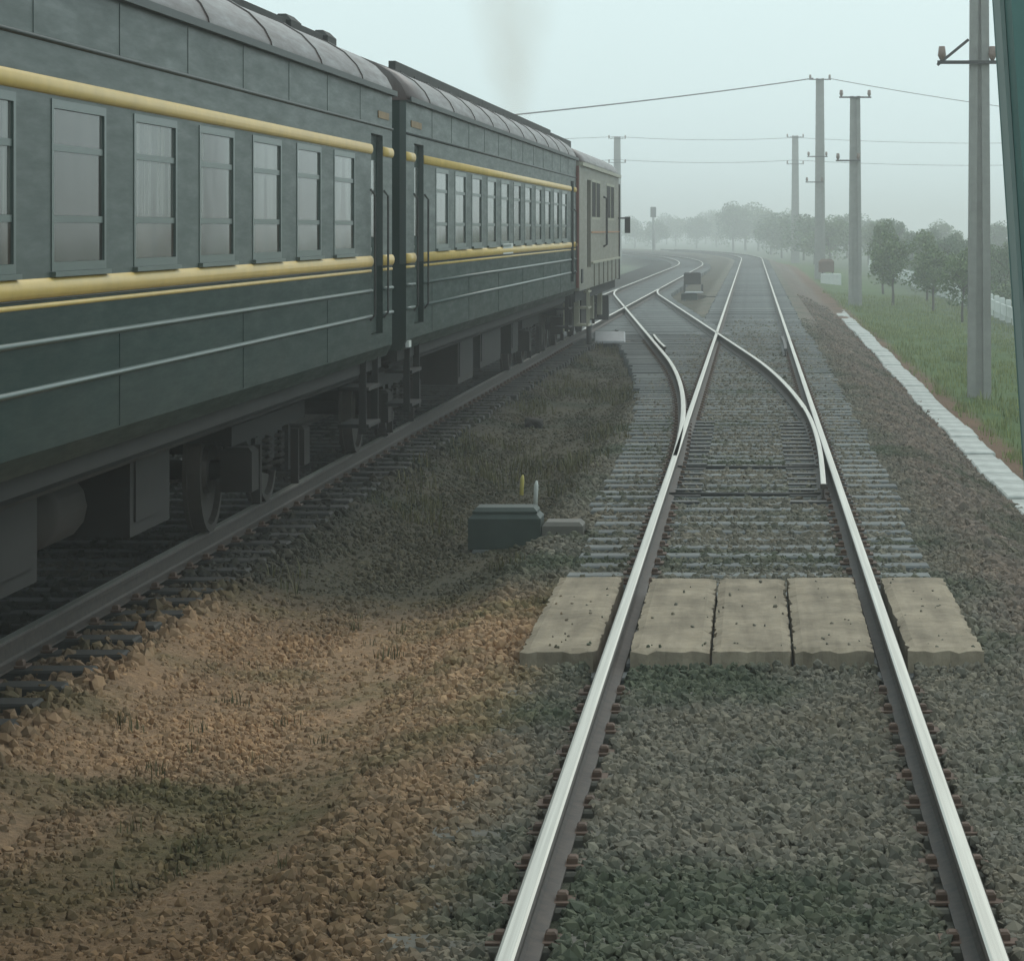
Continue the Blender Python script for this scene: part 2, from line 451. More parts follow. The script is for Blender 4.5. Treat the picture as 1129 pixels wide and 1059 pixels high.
# ------------------------------------------------------------------ ground
LAT = [(-1200,-1.35),(-300,-1.3),(-60,-1.25),(-20,-1.2),(-12,-1.1),(-8.4,-.95),(-7.2,-.32),(-6.5,-.2),(-5,-.195),(-3.45,-.2),(-3.05,-.30),(-2.4,-.34),(-1.95,-.30),(-1.6,-.205),(-.9,-.19),(0,-.185),(.9,-.19),(1.55,-.205),(1.85,-.26),(2.2,-.43),(2.5,-.6),(2.75,-.64),(3.15,-.65),(3.6,-.74),(5,-.88),(9,-1.0),(16,-1.1),(60,-1.25),(300,-1.3),(1200,-1.35)]
LX = np.array([a for a, b in LAT]); LZ = np.array([b for a, b in LAT])
def gz(t): return float(np.interp(t, LX, LZ))
def lat_of(x, y): return x - own(y)
gy = [-60,-20,0] + [2*i for i in range(2, 60)] + [120+6*i for i in range(0, 31)] + [330,380,450,560,700,900,1300,2000,2900]
gv = []; gf = []
extra = np.unique(np.concatenate([LX, np.arange(-7, 6.01, .33)]))
for y in gy:
    c = max(own(y), -400)
    for t in extra:
        jz = 0 if abs(t) > 20 else float(rng.normal(0, .008))
        gv.append((t + c if abs(t) < 1000 else t, y, gz(t) + jz))
nt_ = len(extra)
for i in range(len(gy) - 1):
    for j in range(nt_ - 1):
        a = i*nt_ + j
        gf.append((a, a+1, a+1+nt_, a+nt_))
g = MB(); g.v = gv; g.f = gf; g.sm = [True]*len(gf)
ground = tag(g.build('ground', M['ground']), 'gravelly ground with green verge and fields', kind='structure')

# ------------------------------------------------------------------ the tracks
SLW = {}
def sleeper_mesh(length, mat='sleeper'):
    q = round(length, 1); k = (q, mat)
    if k not in SLW:
        SLW[k] = MB().bbox(-q/2, q/2, -.11, .11, -.16, 0, .012).mesh('sleeper', M[mat])
    return SLW[k]
def sleepers(specs, parent, limit=300, oily=0):
    """specs: (x centre, y, length, angle); nearest 300 single, the rest one joined part"""
    rest = MB()
    for i, (x, y, L, a) in enumerate(specs):
        dz = random.uniform(-.006, .004)
        if i < limit:
            o = link('sleeper', sleeper_mesh(L, 'oilshade' if y < oily else ('dustsleeper' if y < 15.5 else 'sleeper')), parent, (x + random.uniform(-.03,.03), y, -.152 + dz), a + random.uniform(-.01,.01))
        else:
            rest.box(x - L/2, x + L/2, y - .11, y + .11, -.3, -.153 + dz)
    if rest.v:
        tag(rest.build('distant_sleepers', M['sleeper'], parent), kind='stuff')
def fastenings(specs, offs, parent):
    b = MB()
    for (x, y, L, a) in specs:
        for fo in offs:
            xr = fo(y)
            b.box(xr-.13, xr+.13, y-.07, y+.07, -.15, -.139)
            for s in (-1, 1):
                b.bbox(xr+s*.085-.02, xr+s*.085+.02, y-.03, y+.03, -.139, -.112, .008)
    tag(b.build('rail_fastenings', M['rust'], parent), kind='stuff')

own_t = thing('railway_track', 'straight railway track running from the bottom edge up to the hazy horizon', 'railway track')
adj_t = thing('railway_track', 'railway track carrying the green train', 'railway track')
div_t = thing('crossover_track', 'curved crossover track leaving to the left towards the train', 'railway track')

TOE = 25.6
# straight track: left stock rail ends where the straight point blade takes over
rail(own, 3, 320, GA, own_t, 6)
rail(own, 33.0, 320, lambda y: -GA, own_t, 6)
rail(own, 3, TOE+1.0, -GA, own_t, 6)
# straight point blade, lying against the curved left stock rail
BL = [(-.02,-.10),(.02,-.10),(.02,-.045),(.032,-.036),(.034,-.012),(.026,-.004),(-.026,-.004),(-.034,-.012),(-.032,-.036),(-.02,-.045)][::-1]
blade = MB()
fr = path_frames(own, TOE+3.2, 33.0, -GA, 2)
blade.sweep(PROF, fr).build('point_blade', M['rail'], own_t)
ys = []
y = 4.0
while y < 310:
    ys.append(y + random.uniform(-.02, .02)); y += .58
spec_own = []
for y in ys:
    if 15.2 < y < 19.4: L0, L1 = -1.25, 1.25
    elif 24.5 < y < 66:
        L0, L1 = min(-1.3, div(y) - 1.32 - .06), 1.32
    else: L0, L1 = -1.25, 1.25
    s = (own(y+.5) - own(y-.5))
    spec_own.append((own(y) + (L0+L1)/2, y, L1-L0, -math.atan(s)*0 + math.atan(-s)))
sleepers(spec_own, own_t)
fastenings([q for q in spec_own if q[1] < 62 and not 15.4 < q[1] < 19.2], [lambda y: -GA if (y < 25 or y > 36) else -9e3, lambda y: GA], own_t)

# crossover
rail(div, TOE+1.0, 111, -GA, div_t, 1.5)                                  # curved left stock rail
rail(div, 36.5, 111, GA, div_t, 1.5)
def open_blade(y):                                                      # right point blade stands off the stock rail at its toe
    u = (36.5 - y) / (36.5 - TOE)
    return GA - .13 * max(0, u)**1.5
MB().sweep([(a*.8, z) for a, z in PROF], path_frames(div, TOE, 36.5, open_blade, 1)).build('point_blade', M['rail'], div_t)
spec_div = []
y = 66.4
while y < 89:
    s = (div(y+.5) - div(y-.5))
    spec_div.append((div(y), y, 2.5, -math.atan(s)))
    y += .58
sleepers(spec_div, div_t)
fastenings([(div(y), y, 2, 0) for y in ys if 27 < y < 62], [lambda y: div(y) - GA], div_t)
# frogs (wing rails and check rails)
def stub(fn, y0, y1, o0, parent, flare=.015, name='check_rail'):
    def off(y):
        u = min((y - y0), (y1 - y)) / 2.0
        return o0 + (math.copysign(flare, -o0) * max(0, 1 - u) if u < 1 else 0)
    return MB().sweep([(a*.85, z) for a, z in PROF], path_frames(fn, y0, y1, off, .4, -.004)).build(name, M['iron' if fn is own else 'rail'], parent)
stub(own, 54.5, 61.0, GA - .115, own_t)
stub(div, 55.5, 62.0, -GA + .115, div_t)
# stretcher bars between the point blades
for yy in (TOE + .45, TOE + 3.4):
    MB().tube([(-GA+.02, yy, -.132), (open_blade(yy)+div(yy)-.02, yy, -.132)], .018, 8).build('stretcher_bar', M['iron'], own_t)
slide = MB()
for (x, y, L, a) in spec_own:
    if TOE - .5 < y < 36:
        slide.box(-GA-.10, -GA+.30, y-.08, y+.08, -.1515, -.136)
        xr = GA
        slide.box(xr-.42, xr+.12, y-.08, y+.08, -.1515, -.136)
tag(slide.build('slide_plates', M['iron'], own_t), kind='stuff')

# the train's track
rail(adj, -4, 320, GA, adj_t, 6)
rail(adj, -4, 320, -GA, adj_t, 6)
spec_adj = []
y = 2.0
while y < 310:
    s = (adj(y+.5) - adj(y-.5))
    if 88 < y < 111:
        xr = max(adj(y) + 1.25, div(y) + 1.25); xl = adj(y) - 1.25
        spec_adj.append(((xl+xr)/2, y, xr-xl, -math.atan(s)))
    else:
        spec_adj.append((adj(y), y, 2.5, -math.atan(s)))
    y += .58
sleepers(spec_adj, adj_t, oily=64)  # dark timber along the train carries its painted shade as well as oil
fastenings([q for q in spec_adj if 8 < q[1] < 60], [lambda y: adj(y) + GA], adj_t)

# level crossing slabs
cr = thing('level_crossing', 'beige concrete slab crossing laid between and beside the near rails', 'level crossing', (0, 15.7, 0))
def worn_slab(x0, x1, y0, y1, z0, z1, seed):
    r = random.Random(seed); nx, ny = 9, 46
    v = []; f = []
    tl = (r.uniform(-.006,.006), r.uniform(-.008,.008))
    for j in range(ny+1):
        for i in range(nx+1):
            x = x0 + (x1-x0)*i/nx; y = y0 + (y1-y0)*j/ny
            ex = min(i, nx-i) == 0; ey = min(j, ny-j) == 0
            z = z1 + tl[0]*(i/nx-.5) + tl[1]*(j/ny-.5) + r.uniform(-.0015,.0015)
            if ex or ey:
                z -= .010 + (r.random()**4)*.02
                if ex: x += (1 if i == 0 else -1) * (r.random()**4)*.022
                if ey: y += (1 if j == 0 else -1) * (r.random()**4)*.022
            v.append((x, y, z))
    n = len(v); W = nx+1
    for j in range(ny):
        for i in range(nx):
            a = j*W+i; f.append((a, a+1, a+1+W, a+W))
    rim = [i for i in range(W)] + [j*W+nx for j in range(1, ny+1)] + [ny*W+i for i in range(nx-1, -1, -1)] + [j*W for j in range(ny-1, 0, -1)]
    for k, a in enumerate(rim): v.append((v[a][0], v[a][1], z0))
    for k in range(len(rim)):
        k2 = (k+1) % len(rim)
        f.append((rim[k2], rim[k], n+k, n+k2))
    b = MB(); b.add(v, f); return b
for q, (x0, x1) in enumerate(((-.655,-.225), (-.213,.213), (.226,.655), (-1.24,-.83), (.83,1.24))):
    worn_slab(x0, x1, random.uniform(-.03,.03), 3.3 + random.uniform(-.03,.03), -.17, -.03 + random.uniform(-.006,.006), q+3).build('slab', M['slab'], cr)

# ------------------------------------------------------------------ ballast stones, grass and weeds
def stone_scatter(name, pts, scl, label):
    me = bpy.data.meshes.new(name)
    me.from_pydata([tuple(p) for p in pts], [], [])
    at = me.attributes.new('size', 'FLOAT_VECTOR', 'POINT'); at.data.foreach_set('vector', (np.asarray(scl)[:, None] * rng.uniform(.72, 1.38, (len(scl), 3))).astype(np.float32).ravel())
    rt = me.attributes.new('turn', 'FLOAT_VECTOR', 'POINT'); rt.data.foreach_set('vector', rng.uniform(0, 6.28, (len(pts), 3)).astype(np.float32).ravel())
    o = link(name, me)
    tag(o, label, kind='stuff')
    gn = bpy.data.node_groups.new(name, 'GeometryNodeTree')
    gn.interface.new_socket('Geometry', in_out='INPUT', socket_type='NodeSocketGeometry')
    gn.interface.new_socket('Geometry', in_out='OUTPUT', socket_type='NodeSocketGeometry')
    N, Lk = gn.nodes, gn.links
    gi, go = N.new('NodeGroupInput'), N.new('NodeGroupOutput')
    ico = N.new('GeometryNodeMeshIcoSphere'); ico.inputs['Radius'].default_value = 1; ico.inputs['Subdivisions'].default_value = 1
    nz = N.new('ShaderNodeTexVoronoi'); nz.inputs['Scale'].default_value = 1.3
    pos = N.new('GeometryNodeInputPosition')
    vm = N.new('ShaderNodeVectorMath'); vm.operation = 'SCALE'
    Lk.new(pos.outputs[0], nz.inputs['Vector']); Lk.new(pos.outputs[0], vm.inputs[0])
    mm = N.new('ShaderNodeMath'); mm.operation = 'MULTIPLY_ADD'; mm.inputs[1].default_value = -.75; mm.inputs[2].default_value = 1.35
    Lk.new(nz.outputs['Distance'], mm.inputs[0]); Lk.new(mm.outputs[0], vm.inputs['Scale'])
    sp = N.new('GeometryNodeSetPosition'); Lk.new(ico.outputs[0], sp.inputs['Geometry']); Lk.new(vm.outputs[0], sp.inputs['Position'])
    tr = N.new('GeometryNodeTransform'); tr.inputs['Scale'].default_value = (1, .8, .68); Lk.new(sp.outputs[0], tr.inputs['Geometry'])
    sm = N.new('GeometryNodeSetMaterial'); sm.inputs['Material'].default_value = M['stone']; Lk.new(tr.outputs[0], sm.inputs[0])
    ip = N.new('GeometryNodeInstanceOnPoints')
    a1 = N.new('GeometryNodeInputNamedAttribute'); a1.data_type = 'FLOAT_VECTOR'; a1.inputs[0].default_value = 'size'
    a2 = N.new('GeometryNodeInputNamedAttribute'); a2.data_type = 'FLOAT_VECTOR'; a2.inputs[0].default_value = 'turn'
    Lk.new(gi.outputs[0], ip.inputs['Points']); Lk.new(sm.outputs[0], ip.inputs['Instance'])
    Lk.new(a2.outputs[0], ip.inputs['Rotation']); Lk.new(a1.outputs[0], ip.inputs['Scale'])
    Lk.new(ip.outputs[0], go.inputs[0])
    md = o.modifiers.new('stones', 'NODES'); md.node_group = gn
    return o
def scatter_pts(x0, x1, y0, y1, dens, r0, r1, lift=0.0, falloff=None):
    n = int((x1-x0) * (y1-y0) * dens)
    x = rng.uniform(x0, x1, n); y = rng.uniform(y0, y1, n)
    if falloff:
        keep = rng.random(n) < np.clip(falloff / y, 0, 1) * np.clip((y1 - y) / (.45*(y1 - y0)), 0, 1); x, y = x[keep], y[keep]
    # in view with a margin of two metres
    keep = (x > -.256*y - 2) & (x < .093*y + 2); x, y = x[keep], y[keep]
    d = np.array([div(v) for v in y])
    bad = np.zeros(len(x), bool)
    for rr in (-GA, GA):
        bad |= np.abs(x - rr) < .105
        bad |= (np.abs(x - d - rr) < .105) & (y > 25)
    ad = -4.9 + .0065*y
    for rr in (-GA, GA): bad |= np.abs(x - ad - rr) < .10
    bad |= (np.abs(x) < 1.3) & (y > 15.55) & (y < 19.15)
    bad |= (x > -2.3) & (x < -1.3) & (y > 23.0) & (y < 23.6)
    x, y = x[~bad], y[~bad]
    s = rng.uniform(r0, r1, len(x)) * rng.choice([.6, .85, 1, 1.15, 1.5], len(x))
    z = np.interp(x, LX, LZ) + lift + rng.uniform(-.25, .35, len(x)) * s
    return np.stack([x, y, z], 1), s
P1, S1 = scatter_pts(-1.75, 1.75, 6.5, 15.6, 1700, .013, .025, .034)
P1b, S1b = scatter_pts(-1.75, 1.75, 15.6, 80, 700, .016, .028, .012, 24)
P2, S2 = scatter_pts(-3.6, -1.2, 6.5, 70, 1000, .006, .021, -.002, 14)
P3, S3 = scatter_pts(1.7, 2.75, 12, 110, 600, .020, .036, .006, 30)
P4, S4 = scatter_pts(-6.2, -3.4, 10, 62, 300, .026, .04, .004, 24)
P1c, S1c = scatter_pts(-1.4, 1.4, 15.2, 15.56, 5200, .012, .024, .0)
P1c[:, 2] = -.17 + rng.random(len(P1c)) * np.clip((P1c[:, 1] - 15.2) / .36, 0, 1) * .095
nd = 90
P1d = np.stack([rng.choice([-1, 1], nd) * np.concatenate([rng.uniform(.0, .6, nd//2), rng.uniform(.86, 1.2, nd - nd//2)]), 15.75 + 3.2*rng.random(nd)**1.6, np.full(nd, -.024)], 1)
S1d = rng.uniform(.004, .014, nd)
stone_scatter('ballast_stones', np.concatenate([P1, P1b, P1c, P1d]), np.concatenate([S1, S1b, S1c, S1d]), 'grey ballast stones in the near track')
stone_scatter('gravel', P2, S2, 'brown gravel between the two tracks')
stone_scatter('shoulder_stones', P3, S3, 'reddish grey ballast stones on the right shoulder')
stone_scatter('ballast_stones', P4, S4, 'dark ballast stones beside the train')

def blades(name, spots, h0, h1, w, n_each, spread, mat, label):
    v = []; f = []
    for (x, y, z, k) in spots:
        for _ in range(n_each):
            a = random.uniform(0, 6.283); r = random.random()**.6 * spread * k
            bx, by = x + r*math.cos(a), y + r*math.sin(a)
            h = random.uniform(h0, h1) * k; lean = random.uniform(.1, .6) * h; b = random.uniform(0, 6.283)
            dx, dy = math.cos(b), math.sin(b)
            px, py = -dy*w/2*k, dx*w/2*k
            o = len(v)
            v += [(bx-px, by-py, z-.02), (bx+px, by+py, z-.02), (bx+dx*lean*.4+px*.7, by+dy*lean*.4+py*.7, z+h*.6), (bx+dx*lean*.4-px*.7, by+dy*lean*.4-py*.7, z+h*.6), (bx+dx*lean, by+dy*lean, z+h)]
            f += [(o,o+1,o+2,o+3), (o+3,o+2,o+4)]
    me = bpy.data.meshes.new(name); me.from_pydata(v, [], f); me.materials.append(mat); me.update()
    return tag(link(name, me), label, kind='stuff')
sp_ = []
for _ in range(3400):
    y = 26 + 110 * random.random()**1.5; x = random.uniform(3.25, 3.3 + 5.2)
    if x > .093*y + 2.5: continue
    sp_.append((x, y, gz(x), random.uniform(.6, 1.3)))
blades('verge_grass', sp_, .05, .16, .014, 12, .2, M['grass'], 'green grass on the verge beyond the pale trough')
sp_ = []
for _ in range(900):
    y = random.uniform(20, 66); x = random.uniform(-3.4, -1.5)
    if x > div(y) - 1.4 or (x > -2.4 and 22.6 < y < 24): continue
    if math.sin(x*3.1 + y*.9) + math.sin(y*.43 + 1) < .1: continue
    sp_.append((x, y, gz(x), random.uniform(.5, 1.2)))
for _ in range(26):
    y = random.uniform(10, 19.5); x = random.uniform(-3.3, -1.6)
    sp_.append((x, y, gz(x), random.uniform(.35, .7)))
blades('dry_weeds', sp_, .05, .17, .012, 14, .14, M['weed'], 'dry olive weeds between the two tracks')

# ------------------------------------------------------------------ coaches
HW = 1.55
ROOFP = [(1.56,3.40),(1.545,3.47),(1.50,3.555),(1.40,3.66),(1.26,3.745),(1.08,3.815),(.85,3.905),(.6,3.985),(.3,4.04),(0,4.06)]
ROOF_FULL = ROOFP + [(-a, z) for a, z in ROOFP[-2::-1]]
def roof_z(u):
    pts = sorted([(a, z) for a, z in ROOFP])
    return float(np.interp(abs(u), [p[0] for p in pts], [p[1] for p in pts]))
SLOPE = math.atan(.0065)
def along(v0, v1): return [((0, v0, 0), (1, 0)), ((0, v1, 0), (1, 0))]

W_W, W_Z0, W_Z1 = 1.06, 2.05, 2.795
def window_meshes():
    f = MB()
    w, a, b = W_W/2, W_Z0, W_Z1
    for (y0, y1, z0, z1) in ((-w-.03, -w+.012, a-.03, b+.03), (w-.012, w+.03, a-.03, b+.03), (-w+.012, w-.012, a-.03, a+.012), (-w+.012, w-.012, b-.012, b+.03)):
        f.box(-.03, .005, y0, y1, z0, z1)
    for zz in (2.265, 2.60): f.box(-.034, -.002, -w+.012, w-.012, zz-.016, zz+.016)
    sill = MB().box(-.01, .028, -w-.05, w+.05, a-.055, a-.032)
    p1 = MB().box(-.018, -.008, -w+.013, w-.013, 2.60+.017, b-.013)
    p2 = MB().box(-.020, -.010, -w+.013, w-.013, 2.265+.017, 2.60-.017)
    p3 = MB().box(-.018, -.008, -w+.013, w-.013, a+.013, 2.265-.017)
    return f.mesh('window', M['bead']), sill.mesh('sill', M['bead']), [p.mesh('pane', M['pane']) for p in (p1, p2, p3)]
WIN = window_meshes()

def wheel_mesh():
    b = MB(); n = 28; prof = [(-.065,.475),(-.035,.475),(-.03,.46),(.06,.452),(.06,.40),(.02,.385),(.015,.18),(.05,.16),(.05,.0)]
    vs = []; fs = []
    for k in range(n):
        t = 2*math.pi*k/n
        for (x, r) in prof: vs.append((x, r*math.cos(t), r*math.sin(t)))
        vs.append((-.065, 0, 0)) if False else None
    m = len(prof)
    for k in range(n):
        k2 = (k+1) % n
        for j in range(m-1): fs.append((k*m+j, k2*m+j, k2*m+j+1, k*m+j+1))
    fs.append(tuple(k*m for k in range(n)))
    return b.add(vs, fs, False).mesh('wheel', M['wheel'])
WHEEL = wheel_mesh()
def spring_mesh():
    pts = [(.085*math.cos(t*.7), .085*math.sin(t*.7), .30*t/52) for t in range(53)]
    return MB().tube(pts, .018, 6).mesh('spring', M['under2'])
SPRING = spring_mesh()
AXB = MB().bbox(-.1, .13, -.14, .14, -.15, .17, .03).mesh('axle_box', M['under2'])
def bogie(parent, v, base=2.4, name='bogie', pale=False):
    fr = MB()
    for s in (-1, 1):
        fr.box(s*.98-.06, s*.98+.06, v-base/2-.45, v+base/2+.45, .66, .80)
        fr.box(s*.98-.055, s*.98+.055, v-.55, v+.55, .44, .66)
        for k in (-1, 1):
            fr.bar((s*.98, v+k*.55, .50), (s*.98, v+k*(base/2-.2), .70), .10, .09)
            fr.box(s*.98-.08, s*.98+.08, v+k*.75-.05, v+k*.75+.05, .30, .66)
    fr.box(-.98, .98, v-.22, v+.22, .62, .84)
    for k in (-1, 1):
        fr.tube([(-.9, v+k*base/2, .4575), (.9, v+k*base/2, .4575)], .075, 10)
        fr.box(-.95, .95, v+k*(base/2+.38)-.05, v+k*(base/2+.38)+.05, .68, .78)
    b = fr.build(name, M['under'], parent)
    for k in (-1, 1):
        for s in (-1, 1):
            w = link('wheel', WHEEL, b, (s*.7525, v+k*base/2, .4575)); w.rotation_euler.z = 0 if s > 0 else math.pi
            a = link('axle_box', AXB, b, (s*1.0, v+k*base/2, .4575), 0 if s > 0 else math.pi)
        for s in (-1, 1):
            link('spring', SPRING, b, (s*1.0, v+k*.28, .36))
            MB().box(s*1.085-.03, s*1.085+.03, v+k*(base/2-.33)-.03, v+k*(base/2-.33)+.03, .18, .62).build('brake_hanger', M['under2'], b)
    return b

def side_wall(s, length, doors, wins, hw=HW, z0=1.2, z1=3.40, band=(W_Z0, W_Z1), door_z=1.32, dz1=3.02, th=.06):
    """one side wall with real window and door openings: boxes butted edge to edge"""
    b = MB()
    x0, x1 = (hw - th, hw) if s > 0 else (-hw, -hw + th)
    holes = sorted([(a, c, band[0], band[1]) for a, c in wins] + [(a, c, door_z, dz1) for a, c in doors])
    cur = 0.0
    for (a, c, h0, h1) in holes:
        if a > cur: b.box(x0, x1, cur, a, z0, z1)
        if h0 > z0: b.box(x0, x1, a, c, z0, h0)
        b.box(x0, x1, a, c, h1, z1)
        cur = c
    b.box(x0, x1, cur, length, z0, z1)
    return b
def coach(y0, length, label, seed, walkway, windows_n=11):
    rd = random.Random(seed)
    o = thing('passenger_coach', label, 'railway coach', (adj(y0), y0, 0), -SLOPE, 'green coaches of the passing train')
    L = length
    wins = [(2.95 + 1.77*k - W_W/2, 2.95 + 1.77*k + W_W/2) for k in range(windows_n)]
    doors = [(.62, 1.36), (L-1.36, L-.62)]
    for s in (1, -1):
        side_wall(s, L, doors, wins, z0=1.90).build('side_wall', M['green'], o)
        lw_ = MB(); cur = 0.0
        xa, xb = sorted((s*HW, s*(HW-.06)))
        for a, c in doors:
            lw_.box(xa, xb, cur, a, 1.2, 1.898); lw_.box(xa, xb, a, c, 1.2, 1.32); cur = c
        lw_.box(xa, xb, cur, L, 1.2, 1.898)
        lw_.build('lower_side_wall', M['greenshade'], o)
        w0 = (HW if s > 0 else -HW)
        def bead(z, r, mat, name='moulding', hgt=None, v0=0.004, v1=None, skip_doors=True):
            hgt = hgt or r
            prof = [(s*r*math.sin(t), z + hgt*math.cos(t)) for t in [math.pi*i/6 for i in range(7)]]
            prof = [(w0 + p[0], p[1]) for p in prof] + [(w0 - s*.004, z - hgt), (w0 - s*.004, z + hgt)]
            if s < 0: prof = prof[::-1]
            v1_ = v1 or L - .004
            segs = [(v0, v1_)]
            if skip_doors: segs = [(v0, doors[0][0]-.01), (doors[0][1]+.01, doors[1][0]-.01), (doors[1][1]+.01, v1_)]
            b = MB()
            for a, c in segs: b.sweep(prof, along(a, c), smooth=True)
            b.build(name, mat, o)
        bead(3.095, .016, M['darkbead'], hgt=.012, skip_doors=False)
        bead(1.70, .020, M['bead'], hgt=.016)
        bead(1.485, .020, M['bead'], hgt=.016)
        bead(2.885, .020, M['yellow'], 'yellow_stripe', hgt=.042)
        bead(1.945, .024, M['yellow'], 'yellow_stripe', hgt=.047)
        bead(1.866, .008, M['yellow'], 'yellow_stripe', hgt=.012)
        bead(1.895, .007, M['darkbead'], hgt=.006)
        for k in range(windows_n + 1):
            vv = 2.95 + 1.77*(k - .5)
            if k % 2 == 0: MB().box(*sorted((w0 + s*.0005, w0 + s*.0035)), vv-.010, vv+.010, 1.21, 1.465).build('seam', M['greenshade'], o); MB().box(*sorted((w0 + s*.0005, w0 + s*.0035)), vv-.010, vv+.010, 1.505, 1.68).build('seam', M['greenshade'], o)
            MB().box(*sorted((w0 + s*.0005, w0 + s*.0035)), vv-.010, vv+.010, 3.11, 3.38).build('seam', M['green'], o)
        MB().tube([(w0 - s*.22, .3, .94), (w0 - s*.22, L-.3, .94)], .025, 6).build('brake_pipe', M['under'], o)
        # gutter over the side
        gt = MB()
        gt.box(*sorted((w0 + s*.004, w0 + s*.05)), .002, L-.002, 3.385, 3.402)
        gt.box(*sorted((w0 + s*.036, w0 + s*.05)), .002, L-.002, 3.402, 3.43)
        gt.build('gutter', M['darkbead'], o)
        # skirt that turns in under the wall
        sk = MB()
        sk.sweep([(w0, 1.2), (w0 - s*.05, 1.10), (w0 - s*.08, 1.10), (w0 - s*.06, 1.2)][::(1 if s > 0 else -1)], along(.003, L-.003))
        sk.build('skirt', M['greenshade'], o)
        for (a, c) in wins:
            wo = link('window', WIN[0], o, (w0, (a+c)/2, 0), 0 if s > 0 else math.pi)
            link('sill', WIN[1], wo)
            for p in WIN[2]: link('pane', p, wo)
        for (a, c) in doors:
            d = MB().box(*sorted((w0 - s*.05, w0 - s*.10)), a+.005, c-.005, 1.325, 3.015).build('door', M['greenshade'], o)
            MB().box(*sorted((w0 - s*.049, w0 - s*.040)), a+.17, c-.17, 2.15, 2.8).build('pane', M['pane'], d)
            MB().tube([(w0 - s*.03, a+.10, 1.95), (w0 - s*.02, a+.10, 2.06)], .012, 6).build('handle', M['white'], d)
            for vv in (a-.05, c+.05):
                MB().tube([(w0 + s*.002, vv, 1.45), (w0 + s*.04, vv, 1.5), (w0 + s*.04, vv, 2.5), (w0 + s*.002, vv, 2.55)], .010, 6).build('handrail', M['iron'], o)
            st = MB()
            for q, zz in enumerate((.55, .86)): st.box(*sorted((w0 - s*.28, w0 - s*.02)), a, c, zz, zz+.03)
            for vv in (a-.02, c-.01): st.box(*sorted((w0 - s*.10, w0 - s*.04)), vv, vv+.03, .5, 1.12)
            st.build('step', M['under'], o)
    for v in (0.0, L-.06):
        b = MB()
        for (x0, x1) in ((-HW+.06, -.45), (.45, HW-.06)): b.box(x0, x1, v, v+.06, 1.1, 3.40)
        b.box(-.45, .45, v, v+.06, 3.15, 3.40)
        b.build('end_wall', M['greenshade'], o)
    b = MB(); n = len(ROOF_FULL)
    fr_ = [((0, v, 0), (1, 0)) for v in np.linspace(-.02, L+.02, 14)]
    b.sweep(ROOF_FULL, fr_, closed=True, smooth=False); b.sm = [True]*(len(b.f)-2) + [False]*2
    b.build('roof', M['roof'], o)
    for v in np.arange(1.9, L-1, 2.2):                       # cover strips over the roof seams
        pr = [(a*1.004, z+.010) for a, z in ROOF_FULL] + [(a*.99, z-.02) for a, z in ROOF_FULL[::-1]]
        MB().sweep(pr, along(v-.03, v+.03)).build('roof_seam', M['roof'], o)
    for s in (-1, 1):
        if walkway:
            u0 = 1.10
            b = MB()
            for v in np.arange(3.0, L-.2, 1.15):
                b.box(*sorted((s*(u0-.03), s*(u0+.03))), v-.03, v+.03, roof_z(u0)-.03, roof_z(u0)+.02)
            rb = b.build('roof_board_bracket', M['soot'], o)
            for k, v in enumerate(np.arange(2.6, L-.3, 2.98)):
                v1 = min(v+2.96, L-.02)
                MB().box(*sorted((s*(u0-.05), s*(u0+.02))), v, v1, roof_z(u0)-.02+.002*(k % 2), roof_z(u0)+.10).build('roof_board', M['soot'], o)
        else:
            u0 = 1.08
            MB().box(*sorted((s*(u0-.02), s*(u0+.02))), .3, L-.3, roof_z(u0)-.02, roof_z(u0)+.05).build('roof_board', M['soot'], o)
    # underframe
    MB().box(-HW+.09, HW-.09, .05, L-.05, 1.0, 1.19).build('underframe', M['under'], o)
    for (a, c, z, x) in ((7.0, 8.7, .42, 1.28), (9.2, 11.9, .5, 1.32), (14.3, 15.4, .46, 1.25)):
        bx_ = MB().bbox(x-.62, x, a, c, z, 1.0, .02).build('equipment_box', M['under2' if a < 9 else 'under'], o)
        MB().box(x, x+.012, a+.1, c-.1, z+.08, .92).build('lid', M['under'], bx_)
        MB().bbox(-x, -x+.62, a+.4, c+.4, z, 1.0, .02).build('equipment_box', M['under'], o)
    MB().tube([(.9, 12.5, .68), (.9, 13.9, .68)], .2, 14).build('air_tank', M['under2'], o)
    for v in (3.3, L-3.3): bogie(o, v)
    for v, d in ((0, -1), (L, 1)):
        MB().box(-.06, .06, *sorted((v - d*.05, v + d*.48)), .80, .95).build('coupler', M['iron'], o)
        be = MB()
        for k in range(4):
            e = v + d*(.02 + .10*k); e2 = e + d*.06
            for (x0, x1, z0, z1) in ((-.55,-.45,1.15,3.25), (.45,.55,1.15,3.25), (-.45,.45,3.15,3.25)):
                be.box(x0 - .02*(k % 2), x1 + .02*(k % 2), *sorted((e, e2)), z0, z1)
        be.build('bellows', M['bellows'], o)
    return o
COACH_L = 23.55
c1 = coach(2.45, COACH_L, 'nearest green coach, cut off by the left edge of the picture', 3, False)
c2 = coach(27.0, COACH_L, 'second green coach, coupled between the nearest coach and the locomotive', 5, True)
